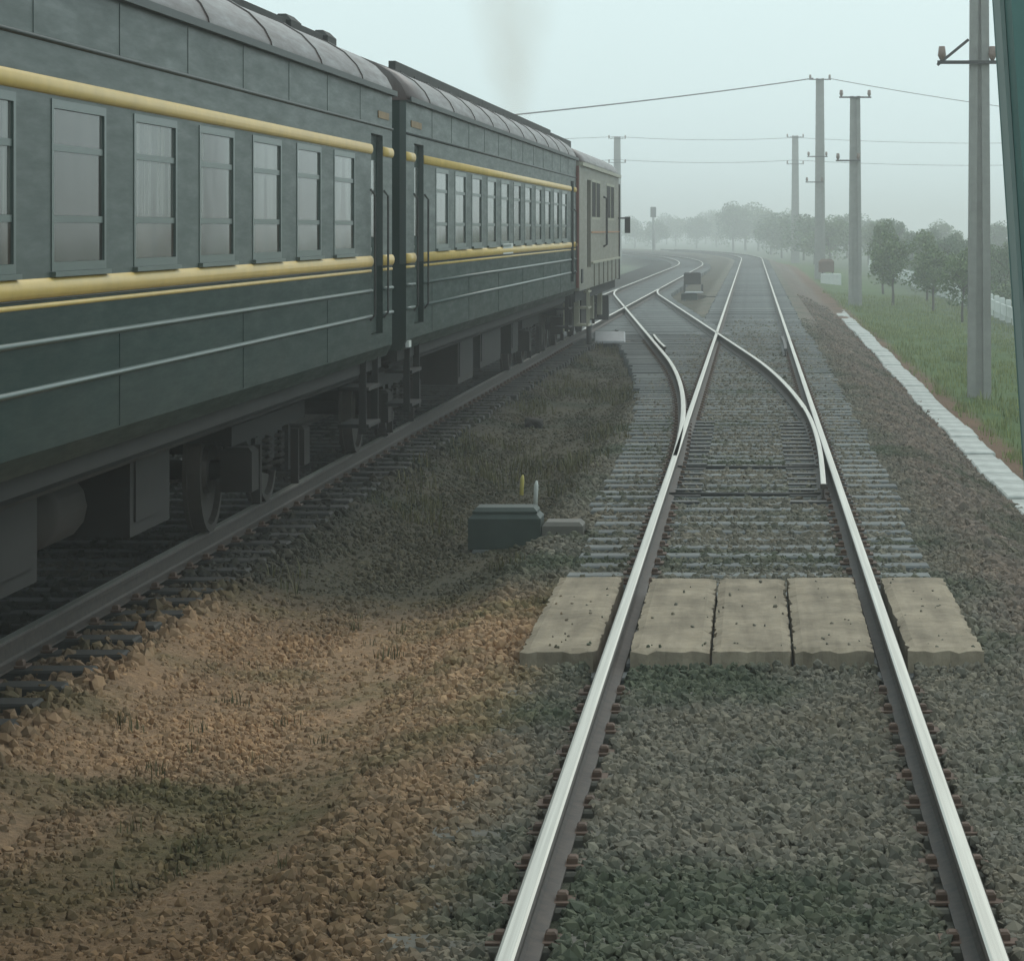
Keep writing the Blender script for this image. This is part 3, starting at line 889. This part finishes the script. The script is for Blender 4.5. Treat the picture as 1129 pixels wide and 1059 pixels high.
# fittings seen on them
MB().box(HW+.003, HW+.02, 9.6, 11.0, 1.90, 2.03).build('route_board', M['white'], c2)
MB().box(HW-.02, HW+.012, .12, .30, 1.125, 1.185).build('stencil_plate', M['white'], c2)
MB().box(HW+.002, HW+.008, .35, 1.15, 3.165, 3.225).build('number_plate', M['ochre'], c2)
MB().box(HW+.002, HW+.008, COACH_L-.95, COACH_L-.25, 3.165, 3.225).build('number_plate', M['ochre'], c1)
MB().box(HW+.004, HW+.05, COACH_L-.05, COACH_L+.03, 1.2, 3.30).build('corner_post', M['redbrown'], c2)
for v in (20.6, 22.5):
    b = MB(); b.bbox(.98, 1.14, v, v+.5, roof_z(1.1)-.04, roof_z(1.1)+.10, .05); b.build('ventilator', M['soot'], c1)

# ------------------------------------------------------------------ locomotive
LY = 51.75; LL = 13.3
lo = thing('diesel_locomotive', 'cream grey diesel locomotive with dark windows at the head of the train', 'locomotive', (adj(LY), LY, 0), -SLOPE)
LW = 1.53
lwins = [(3.55, 4.86), (4.94, 6.25), (8.5, 9.95), (10.05, 11.4)]
for s in (1, -1):
    w0 = s*LW
    side_wall(s, LL, [(2.15, 3.25)], lwins, LW, 1.12, 3.40, (2.42, 3.12), 1.5, 3.12).build('side_wall', M['cream'], o := lo)
    for (a, c) in lwins:
        f = MB()
        for (y0, y1, z0, z1) in ((a-.03, a+.02, 2.39, 3.15), (c-.02, c+.03, 2.39, 3.15), (a+.02, c-.02, 2.39, 2.44), (a+.02, c-.02, 3.10, 3.15)):
            f.box(*sorted((w0 - s*.04, w0 + s*.004)), y0, y1, z0, z1)
        f = f.build('window', M['creamlt'], lo)
        MB().box(*sorted((w0 - s*.015, w0 - s*.003)), a+.021, c-.021, 2.441, 3.099).build('pane', M['dpane'], f)
    d = MB().box(*sorted((w0 - s*.32, w0 - s*.38)), 2.15, 3.25, 1.5, 3.12).build('door', M['soot'], lo)
    MB().box(*sorted((w0 - s*.319, w0 - s*.31)), 2.35, 3.05, 2.35, 2.95).build('pane', M['dpane'], d)
    jb = MB()
    for (a, c) in ((2.09, 2.149), (3.251, 3.31)): jb.box(*sorted((w0 - s*.38, w0 - s*.061)), a, c, 1.5, 3.12)
    jb.build('door_jamb', M['soot'], lo)
    for vv in (7.35,):
        MB().tube([(w0, vv, 1.86), (w0+s*.07, vv, 1.9), (w0+s*.07, vv, 2.82), (w0, vv, 2.86)], .026, 6).build('handrail', M['iron'], lo)
    MB().box(*sorted((w0+s*.001, w0+s*.016)), 3.4, LL-.01, 2.135, 2.165).build('orange_line', M['orange'], lo)
    MB().box(*sorted((w0+s*.001, w0+s*.045)), 3.3, LL-.01, 1.56, 1.60).build('ledge', M['creamlt'], lo)
    MB().box(*sorted((w0+s*.001, w0+s*.06)), .02, LL-.02, 3.33, 3.395).build('cornice', M['creamlt'], lo)
    for vv in np.arange(4.2, LL-.4, 1.55):
        MB().box(*sorted((w0+s*.001, w0+s*.02)), vv-.03, vv+.03, 1.13, 1.555).build('rib', M['cream'], lo)
    for vv in (2.0, 3.3):
        st = MB()
        for zz in (.42, .74, 1.04): st.box(*sorted((w0 - s*.25, w0 + s*.01)), vv-.9*(vv > 3), vv+.4-.9*(vv > 3)+.5, zz, zz+.03)
    st.box(*sorted((w0 - s*.03, w0)), 2.38, 2.42, .42, 1.5); st.box(*sorted((w0 - s*.03, w0)), 2.9, 2.94, .42, 1.5)
    st.build('step', M['creamlt'], lo)
    MB().box(*sorted((w0 - s*.02, w0 + s*.02)), .4, .75, 1.25, 1.5).build('hatch', M['soot'], lo)
    m_ = MB().bar((w0, LL-.25, 2.45), (w0+s*.22, LL-.12, 2.45), .035).build('mirror_arm', M['iron'], lo)
    MB().box(*sorted((w0+s*.14, w0+s*.26)), LL-.13, LL-.07, 2.12, 2.48).build('mirror', M['iron'], m_)
    MB().box(*sorted((w0 - s*.1, w0 + s*.03)), LL-.001, LL+.06, 1.1, 3.2).build('front_corner_rail', M['iron'], lo)
b = MB()
for (v) in (0.0, LL-.06):
    b.box(-LW+.06, LW-.06, v, v+.06, 1.12, 3.40)
b.build('end_wall', M['cream'], lo)
LROOF = [(a*LW/1.56, 3.40 + (z-3.40)*.86) for a, z in ROOF_FULL]
b = MB(); b.sweep(LROOF, [((0, v, 0), (1, 0)) for v in np.linspace(-.03, LL+.03, 8)]); b.sm = [True]*(len(b.f)-2)+[False]*2
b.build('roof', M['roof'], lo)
for s in (-1, 1):
    MB().box(*sorted((s*.85, s*1.0)), .5, 5.6, 3.74, 3.92).build('roof_grille', M['soot'], lo)
MB().tube([(0, 7.2, 3.9), (0, 7.2, 4.25)], .22, 14).build('exhaust_stack', M['soot'], lo)
MB().box(-LW+.08, LW-.08, .04, LL-.04, .92, 1.118).build('underframe', M['under'], lo)
MB().bbox(-1.2, 1.2, 5.6, 7.6, .32, .92, .06).build('fuel_tank', M['under2'], lo)
for v in (2.9, LL-2.9): bogie(lo, v, 2.6)
for v in (1.55, 4.4, 9.0, 11.9):
    MB().bbox(1.14, 1.24, v-.09, v+.09, .36, .90, .02).build('damper', M['creamlt'], lo)
for v, d in ((0, -1), (LL, 1)):
    MB().box(-.06, .06, *sorted((v - d*.05, v + d*.55)), .80, .95).build('coupler', M['iron'], lo)
MB().box(-1.3, 1.3, LL+.05, LL+.35, .2, .75).build('pilot', M['iron'], lo)

# ------------------------------------------------------------------ trackside equipment
def point_machine(label, x, y, rz, lidmat, base, low=1.0, gb='mgear'):
    o = thing('point_machine', label, 'point machine', (x, y, base), rz, 'point machines beside the tracks')
    MB().bbox(-.45, .12, -.2, .2, .06, .34*low, .04).build('housing', M['mgreen'], o)
    MB().bbox(*((-.42, .09, -.17, .17) if low == 1 else (-.33, .33, -.30, .30)), .34*low, .34*low+.045, .03).build('cover', lidmat, o)
    if low < .8:
        cv = [c for c in o.children if c.name.startswith('cover')][0]; cv.rotation_euler.x = R(20); cv.location.z = .02
    MB().bbox(.13, .45, -.17, .17, .02, .27*low, .03).build('gearbox', M[gb], o)
    MB().tube([(.45, .06, .17), (.95, .06, .17)], .02, 8).build('rod', M['iron'], o)
    for k in (-.35, .3): MB().box(k-.06, k+.06, -.27, .27, -.12, .059).build('foot', M['sleeper'], o)
    return o
point_machine('dark green point machine with a grey gearbox beside the near left rail', -1.78, 23.3, 0, M['mgreen'], -.36)
point_machine('point machine with a pale lid beside the train, next to a short black post', -3.0, 62.0, .05, M['mlid'], -.33, .7)
point_machine('distant point machine with a pale lid between the tracks beyond the locomotive', -2.05, 104, 0, M['mlid'], -.36, .9)
# dark shed-like relay case behind the distant machine
rc = thing('relay_case', 'small dark relay case on legs far off between the tracks', 'relay case', (-2.35, 118, -.32))
MB().bbox(-.38, .30, -.25, .25, .3, .78, .04).build('case', M['under2'], rc)
for k in (-.35, .35): MB().box(k-.04, k+.04, -.05, .05, -.05, .3).build('leg', M['iron'], rc)
pp = thing('marker_post', 'short black post on the ground beside the train', 'post', (-3.34, 60.3, -.3))
MB().tube([(0,0,-.1), (0,0,.52)], .06, 10).build('shaft', M['iron'], pp)
MB().tube([(0,0,.52), (0,0,.58)], .075, 10).build('cap', M['mlid'], pp)
for (lab, x, y, mat, h) in (('small yellow painted peg near the dark green point machine', -2.2, 28.0, M['pegy'], .2), ('small white painted peg near the dark green point machine', -1.95, 26.4, M['white'], .26)):
    o = MB().tube([(0,0,-.1), (.015,-.02,h-.04), (.02,-.022,h)], [.02,.02,.008], 8).build('marker_peg', mat)
    o.location = (x, y, gz(x)); tag(o, lab, 'peg', 'marker pegs')
# dark rock
bm = bmesh.new(); bmesh.ops.create_icosphere(bm, subdivisions=3, radius=.14)
for v in bm.verts: v.co *= 1 + .35*math.sin(v.co.x*23+1)*math.cos(v.co.y*19)*math.sin(v.co.z*17+2); v.co.z *= .7
me = bpy.data.meshes.new('rock'); bm.to_mesh(me); bm.free(); me.materials.append(M['under2'])
tag(link('rock', me, None, (-2.78, 37.5, gz(-2.78)+.04)), 'dark rock lying between the tracks', 'rock')

# cable trough along the right shoulder
tr_ = thing('cable_trough', 'pale concrete cable trough running along the foot of the right ballast shoulder', 'cable trough', (0, 0, 0))
SL = [MB().bbox(-.19, .19, -.49, .49, -.06, 0, .015).mesh('cover_slab', M['concrete']) for _ in range(1)][0]
def trough_x(y): return 2.83 + .0035*max(0, y-40) + .02*math.sin(y*.5)
for k in range(84):
    y = 22 + k*1.0
    link('cover_slab', SL, tr_, (trough_x(y)+random.uniform(-.012,.012), y, -.565+random.uniform(-.022,.012) - .004*max(0, y-78)), random.uniform(-.025,.025))
b = MB(); frs = [((trough_x(y), y, -.004*max(0, y-78)), (1, 0)) for y in np.arange(21.5, 133, 1.0)]
b.sweep([(-.22,-.72),(.22,-.72),(.22,-.628),(-.22,-.628)][::-1], frs); b.build('trough_wall', M['concrete'], tr_)

# ------------------------------------------------------------------ poles and wires
def pole(label, x, y, top, base=-.9, w=.50, arms=(), group='concrete ladder poles', arm_rz=0):
    o = thing('concrete_pole', label, 'utility pole', (x, y, base), 0, group)
    H = top - base; b = MB()
    wt = w*.72
    for s in (-1, 1):
        vs = []
        for (zz, ww) in ((-.4, w), (H, wt)):
            for (dx, dy) in ((-.07,-.11),(.07,-.11),(.07,.11),(-.07,.11)): vs.append((s*(ww/2-.07)+dx, dy, zz))
        b.add(vs, [(0,3,2,1),(4,5,6,7),(0,1,5,4),(1,2,6,5),(2,3,7,6),(3,0,4,7)])
    b.build('post', M['polecon'], o)
    rg = MB()
    vs = []
    for (zz, ww) in ((-.4, w), (H-.02, wt)):
        q = ww/2 - .141
        vs += [(-q,-.05,zz),(q,-.05,zz),(q,.05,zz),(-q,.05,zz)]
    rg.add(vs, [(0,3,2,1),(4,5,6,7),(0,1,5,4),(1,2,6,5),(2,3,7,6),(3,0,4,7)])
    rg.build('web', M['polecon'], o)
    for (az, x0, x1) in arms:
        a = MB().box(x0, x1, -.20, -.115, az-base-.03, az-base+.03).build('crossarm', M['iron'], o)
        for xx in (x0+.08, x1-.08):
            MB().tube([(xx, -.16, az-base+.03), (xx, -.16, az-base+.12), (xx, -.16, az-base+.28)], [.03,.075,.055], 8).build('insulator', M['ceramic'], a)
    return o
pP1 = pole('nearest concrete pole, rising out of the top of the picture at the right', 4.02, 52, 8.4, -.8, .42, ((5.15, -.75, .3),))
pP2 = pole('second concrete pole from the right, with a crossarm and insulators on top', 4.0, 114, 7.35, -.85, .54, ((7.3, -.62, .62), (4.85, -.75, .2)))
pP3 = pole('tallest concrete pole, carrying the dark wire that crosses the track', 4.0, 173, 11.05, -.85, .66, ((10.98, -.65, .65), (6.45, -.75, .45), (4.95, -.85, .2)))
pP4 = pole('faint concrete pole farthest along the right side of the track', 3.95, 268, 10.7, -1.0, .8, ((10.55, -.8, .8), (8.1, -.8, .8)))
pP5 = pole('faint concrete pole rising behind the locomotive', -12.0, 262, 10.4, -1.1, .8, ((10.25, -.8, .8), (8.1, -.8, .8)))
MB().bar((-.95+.2, -.16, 5.1+.8), (-.2, -.16, 5.55+.8), .05).build('brace', M['iron'], pP1)
def wire(label, p, q, sag, r):
    pts = []
    for i in range(25):
        u = i/24
        pts.append((p[0]+(q[0]-p[0])*u, p[1]+(q[1]-p[1])*u, p[2]+(q[2]-p[2])*u - sag*4*u*(1-u)))
    o = MB().tube(pts, r, 6).build('overhead_wire', M['wire'])
    tag(o, label, 'wire', 'overhead wires')
wire('dark wire from the tallest pole across the track to behind the train', (3.6, 172.9, 11.05), (-12.6, 128, 6.95), .12, .035)
wire('thin wire from the tallest pole towards the right edge', (4.5, 172.9, 11.05), (26, 196, 9.3), .25, .022)
for (z, lab) in ((10.4, 'upper faint wire between the two farthest poles'), (8.35, 'lower faint wire between the two farthest poles')):
    wire(lab, (-12.0, 261.8, z), (3.9, 267.8, z+.1), .25, .022)
    wire(lab.replace('between the two farthest poles', 'running right from the farthest right pole'), (4.0, 267.8, z+.1), (34, 275, z+.1), .4, .022)
    wire(lab.replace('between the two farthest poles', 'running left from the pole behind the locomotive'), (-12.0, 261.8, z), (-45, 250, z-.3), .4, .022)
sp = thing('signal_post', 'tiny faint signal post far off beyond the locomotive', 'signal', (-10.4, 310, -1.1))
MB().tube([(0,0,0), (0,0,5.4)], .12, 8).build('mast', M['polecon'], sp)
MB().bbox(-.3, .3, -.15, .15, 4.5, 5.6, .05).build('signal_head', M['iron'], sp)
# white box with a brown hood by the tallest pole
bx = thing('trackside_cabinet', 'white trackside box with a brown hood at the foot of the tallest pole', 'cabinet', (4.25, 160, -.85))
MB().bbox(-.5, .6, -.35, .35, -.05, .62, .04).build('body', M['white'], bx)
MB().bbox(-.62, .22, -.3, .3, .70, 1.42, .14).build('hood', M['brownbox'], bx)
for k in (-.45, .1): MB().box(k, k+.07, -.04, .04, .60, .72).build('support', M['iron'], bx)

# white fence
fe = thing('white_fence', 'low whitewashed concrete fence running behind the young trees at the right', 'fence', (9.0, 0, 0))
PST = MB().bbox(-.09, .09, -.09, .09, 0, .86, .03).mesh('post', M['fence'])
PNL = MB().box(-.035, .035, -1.4, 1.4, .30, .66).mesh('panel', M['fence'])
for k in range(52):
    y = 70 + k*3.0
    zz = gz(9.0) - .05
    link('post', PST, fe, (random.uniform(-.04,.04) - .010*max(0, 120-y)*1.5, y, zz), random.uniform(-.03,.03))
    if k % 9 not in (5,):
        link('panel', PNL, fe, (-.010*max(0, 120-y-1.5)*1.5, y+1.5, zz+random.uniform(-.02,.02)), -.013 if y < 119 else 0)

# ------------------------------------------------------------------ trees
def crown_mesh(seed, mat, n=1500, rx=.8, rz=1.2, leaf=.09, clumps=26, low=.15):
    r = np.random.default_rng(seed)
    cs = []
    lobes = [(r.uniform(0, 6.28), r.uniform(.55, 1.0), r.uniform(-.9, .9)) for _ in range(5)]
    while len(cs) < clumps:
        p = r.uniform(-1, 1, 3)
        a = math.atan2(p[1], p[0])
        lim = .72 + .28 * max(math.cos(a - la) * lr * (1 - .6*abs(p[2] - lz)) for la, lr, lz in lobes)
        if (p**2).sum() < lim*lim: cs.append(p * (rx, rx, rz) * (.95 - .30*max(0, p[2])))
    cs = np.array(cs)
    idx = r.integers(0, clumps, n)
    rad = r.uniform(.13, .32, clumps)
    off = r.normal(0, 1, (n, 3)); off *= np.minimum(1, 1.35 / np.maximum(.01, np.linalg.norm(off, axis=1)))[:, None]
    pts = cs[idx] + off * rad[idx][:, None] * rx * 1.15
    v = []; f = []
    for p in pts:
        a = r.normal(0, 1, 3); a /= np.linalg.norm(a); b = np.cross(a, r.normal(0, 1, 3)); b /= np.linalg.norm(b)
        s = leaf * r.uniform(.6, 1.4)
        o = len(v)
        v += [tuple(p - a*s), tuple(p + b*s*.5), tuple(p + a*s), tuple(p - b*s*.5)]
        f.append((o, o+1, o+2, o+3))
    me = bpy.data.meshes.new('crown'); me.from_pydata(v, [], f); me.materials.append(mat); me.update()
    return me
def trunk_mesh(seed, h, r0, spread, nb=11):
    r = random.Random(seed); b = MB()
    pts = [(r.uniform(-.04,.04)*k, r.uniform(-.04,.04)*k, -.15 + (h+.15)*k/5) for k in range(6)]
    b.tube(pts, [r0*(1-.15*k) for k in range(6)], 7)
    for k in range(nb):
        z = h*r.uniform(.45, .95); a = r.uniform(0, 6.283); q = spread*r.uniform(.5, .9)
        b.tube([(0,0,z), (q*.5*math.cos(a), q*.5*math.sin(a), z+q*.45), (q*math.cos(a), q*math.sin(a), z+q*.8)], [r0*.4, r0*.28, r0*.1], 5, False)
    return b.mesh('trunk', M['bark'])
YC = [crown_mesh(s, M['leaf' if s % 2 else 'leaf2'], 3000, .70, 1.55, .060, 34) for s in (1, 2, 3, 4)]
YT = [trunk_mesh(s, 2.0, .055, .8) for s in (1, 2)]
FC = [crown_mesh(s, M['leaf2' if s % 2 else 'leaf'], 5200, 2.8, 3.2, .15, 36) for s in (11, 12, 13)]
FT = [trunk_mesh(s, 4.2, .18, 3.0, 9) for s in (7, 8)]
def tree(label, x, y, h, kind, group, i, wid=1.0):
    base = gz(lat_of(x, y)) if abs(x) < 300 else -1.2
    o = thing('young_tree' if kind == 'young' else 'tree', label, 'tree', (x, y, base), random.uniform(0, 6.28), group)
    if kind == 'young':
        s = h / 3.1
        t = link('trunk', YT[i % 2], o); c = link('crown', YC[i % 4], o, (0, 0, 1.72*s)); c.scale = (s*wid*random.uniform(.85,1.25), s*wid*random.uniform(.85,1.25), s*random.uniform(.9,1.05)); t.scale = (s, s, s)
    else:
        s = h / 7.2
        t = link('trunk', FT[i % 2], o); c = link('crown', FC[i % 3], o, (0, 0, 4.0*s)); c.scale = (s*wid*random.uniform(.8,1.3), s*wid*random.uniform(.8,1.3), s*random.uniform(.85,1.1)); t.scale = (s, s, s)
    return o
# (px of trunk, depth, height) read off the photograph, turned into places along the fence
YTR = [(948,262,4.6,10.4),(966,240,4.5,10.3),(984,210,4.3,10.2),(1000,190,3.5,10.4),(1016,182,3.3,10.6),(1030,165,3.1,10.3),(1046,152,3.3,10.2),(1060,146,3.0,10.6),(1076,138,2.9,10.5),(1092,128,2.8,10.4),(1108,119,2.7,10.3),(1124,112,2.7,10.2),(958,330,5.0,13.2),(992,262,4.3,13.2),(1024,218,3.7,13.2),(1054,190,3.5,13.2),(1084,168,3.3,13.2),(1114,150,3.2,13.2)]
ORD = ('first','second','third','fourth','fifth','sixth','seventh','eighth','ninth','tenth','eleventh','twelfth','thirteenth','fourteenth','fifteenth','sixteenth','seventeenth','eighteenth')
for i, (px, y, h, x) in enumerate(sorted(YTR)):
    tree('%s young leafy tree from the left, in the row behind the white fence' % ORD[i], x, y, h, 'young', 'young trees behind the white fence', i, 1.05)
for i, (x, y, h, lab) in enumerate(((5.7, 119, 3.7, 'green young tree beside the second pole, in front of the white fence'), (6.3, 141, 3.9, 'green young tree set back a little, between the second pole and the fence'), (6.9, 112, 3.2, 'green young tree in the middle of the verge, in front of the fence'), (7.6, 128, 3.5, 'green young tree close in front of the middle of the fence'), (7.1, 99, 3.0, 'green young tree just left of the nearest pole, in front of the fence'))):
    tree(lab, x, y, h, 'young', 'young trees on the verge', i*2, .95)
SC = [crown_mesh(s_, M['leaf2' if s_ % 2 else 'leaf'], 1500, .8, .55, .06, 20) for s_ in (31, 32, 33)]
for i in range(13):
    y = 104 + i*9.5 + random.uniform(-2, 2); x = 9.75 + random.uniform(0, 1.0)
    o = thing('shrub', '%s low shrub from the near end, growing behind the white fence' % ORD[i], 'shrub', (x, y, gz(x)), random.uniform(0, 6), 'shrubs behind the white fence')
    c = link('foliage', SC[i % 3], o, (0, 0, .5)); k = random.uniform(.9, 1.5); c.scale = (k*1.2, k*1.2, k)
    b = MB()
    for q in range(5):
        a = q*1.25; b.tube([(0,0,-.1), (.12*math.cos(a), .12*math.sin(a), .3), (.4*math.cos(a), .4*math.sin(a), .75)], [.025,.02,.008], 5, False)
    b.build('stem', M['bark'], o)
FTR = [(700,520,5.5),(722,470,5.0),(745,560,6.5),(768,500,6.0),(790,540,7.0),(808,430,7.6),(822,450,8.2),(836,440,7.4),(850,380,5.6),(862,330,5.2),(886,300,5.2),(898,260,4.8),(915,240,4.6),(934,330,5.6),(972,310,5.0),(1035,290,4.4),(1100,260,4.2),(735,640,7.5),(778,660,8.0),(868,420,6.4),(690,640,7.0)]
cnt = {}
for i, (px, y, h) in enumerate(sorted(FTR)):
    x = (px - 829) / 3242 * y
    side = 'left of the track beyond the locomotive' if px < 800 else ('near the end of the track' if px < 870 else 'behind the young trees at the right')
    cnt[side] = cnt.get(side, 0) + 1
    tree('hazy distant tree %s, %s from the left there' % (side, ORD[cnt[side]-1]), x, y, h, 'far', 'hazy distant trees ' + side, i, 1.25)

# ------------------------------------------------------------------ the cab the picture is taken from
cb = thing('cab_front', 'teal window post of the cab at the right edge of the picture', 'cab window', (0, 1.2, 0))
def slant(x0, x1, y0, y1, z0, z1, lean):
    v = []
    for zz in (z0, z1):
        sh_ = -lean*(zz - z0)
        v += [(x0+sh_,y0,zz),(x1+sh_,y0,zz),(x1+sh_,y1,zz),(x0+sh_,y1,zz)]
    return MB().add(v, [(0,3,2,1),(4,5,6,7),(0,1,5,4),(1,2,6,5),(2,3,7,6),(3,0,4,7)])
slant(.1430, .29, .0, .09, 1.75, 2.85, .066).build('window_post', M['cab'], cb)
slant(.1410, .1428, .03, .06, 1.75, 2.85, .066).build('edge_reflection', M['cabsheen'], cb)  # thin pale strip painting the light reflected on the post edge
MB().box(-1.45, -1.3, 0, .09, 1.75, 2.85).build('window_post', M['cab'], cb)
MB().box(1.3, 1.45, 0, .09, 1.75, 2.85).build('window_post', M['cab'], cb)
MB().box(-1.45, 1.45, 0, .10, 2.853, 3.2).build('header', M['cab'], cb)
MB().box(-1.45, 1.45, 0, .10, .9, 1.747).build('front_panel', M['cab'], cb)

# ------------------------------------------------------------------ haze
hz = MB().box(-1300, 1300, -80, 3000, -2.6, 13.0).mesh('haze', None)
hm = bpy.data.materials.new('haze'); hm.use_nodes = True
hn = hm.node_tree; hn.nodes.clear()
ho = hn.nodes.new('ShaderNodeOutputMaterial'); pv = hn.nodes.new('ShaderNodeVolumePrincipled')
pv.inputs['Color'].default_value = (.995, 1.0, 1.0, 1)
pv.inputs['Density'].default_value = .0022
pv.inputs['Anisotropy'].default_value = .5
hn.links.new(pv.outputs[0], ho.inputs['Volume'])
hz.materials.append(hm)
tag(link('haze', hz), 'pale morning haze filling the air', kind='stuff')

# ------------------------------------------------------------------ brown exhaust smoke over the locomotive
sx0 = adj(59) ; 
rows = [(4.2, .22, 0), (4.8, .6, .1), (5.8, 1.0, .15), (7.0, 1.35, .1), (8.6, 1.7, -.1), (10.4, 1.9, -.3), (12.2, 1.5, -.4)]
sm_ = MB().tube([(dx, -.35*(z-4.2), z) for z, r, dx in rows], [r for z, r, dx in rows], 16)
sk_m = bpy.data.materials.new('exhaust smoke'); sk_m.use_nodes = True
kn = sk_m.node_tree; kn.nodes.clear()
ko = kn.nodes.new('ShaderNodeOutputMaterial'); kv = kn.nodes.new('ShaderNodeVolumePrincipled')
kv.inputs['Color'].default_value = (.66, .50, .33, 1)
kc = kn.nodes.new('ShaderNodeTexCoord'); kx = kn.nodes.new('ShaderNodeSeparateXYZ'); kn.links.new(kc.outputs['Object'], kx.inputs[0])
hh = math_(kn, 'SUBTRACT', kx.outputs[2], 4.2)
rr_ = math_(kn, 'ADD', .25, math_(kn, 'MULTIPLY', math_(kn, 'POWER', hh, .7), .42))
yy_ = math_(kn, 'ADD', kx.outputs[1], math_(kn, 'MULTIPLY', hh, .35))
q_ = math_(kn, 'SQRT', math_(kn, 'ADD', math_(kn, 'POWER', kx.outputs[0], 2.0), math_(kn, 'POWER', yy_, 2.0)))
fall = math_(kn, 'SUBTRACT', 1.0, math_(kn, 'DIVIDE', q_, rr_), clamp=True)
kz = noise(kn, .9, 3, .6, kc.outputs['Object'])
dd = math_(kn, 'MULTIPLY', math_(kn, 'MULTIPLY', fall, .8), ramp(kn, kz.outputs[0], [(.3, (.2,.2,.2)), (.7, (1,1,1))]).outputs[0])
kn.links.new(math_(kn, 'DIVIDE', dd, math_(kn, 'ADD', 1.0, math_(kn, 'MULTIPLY', hh, .35))), kv.inputs['Density'])
kn.links.new(kv.outputs[0], ko.inputs['Volume'])
so = sm_.build('smoke', sk_m); so.location = (sx0 - .25, 59, 0)
tag(so, 'thin brown exhaust smoke rising over the locomotive', kind='stuff')
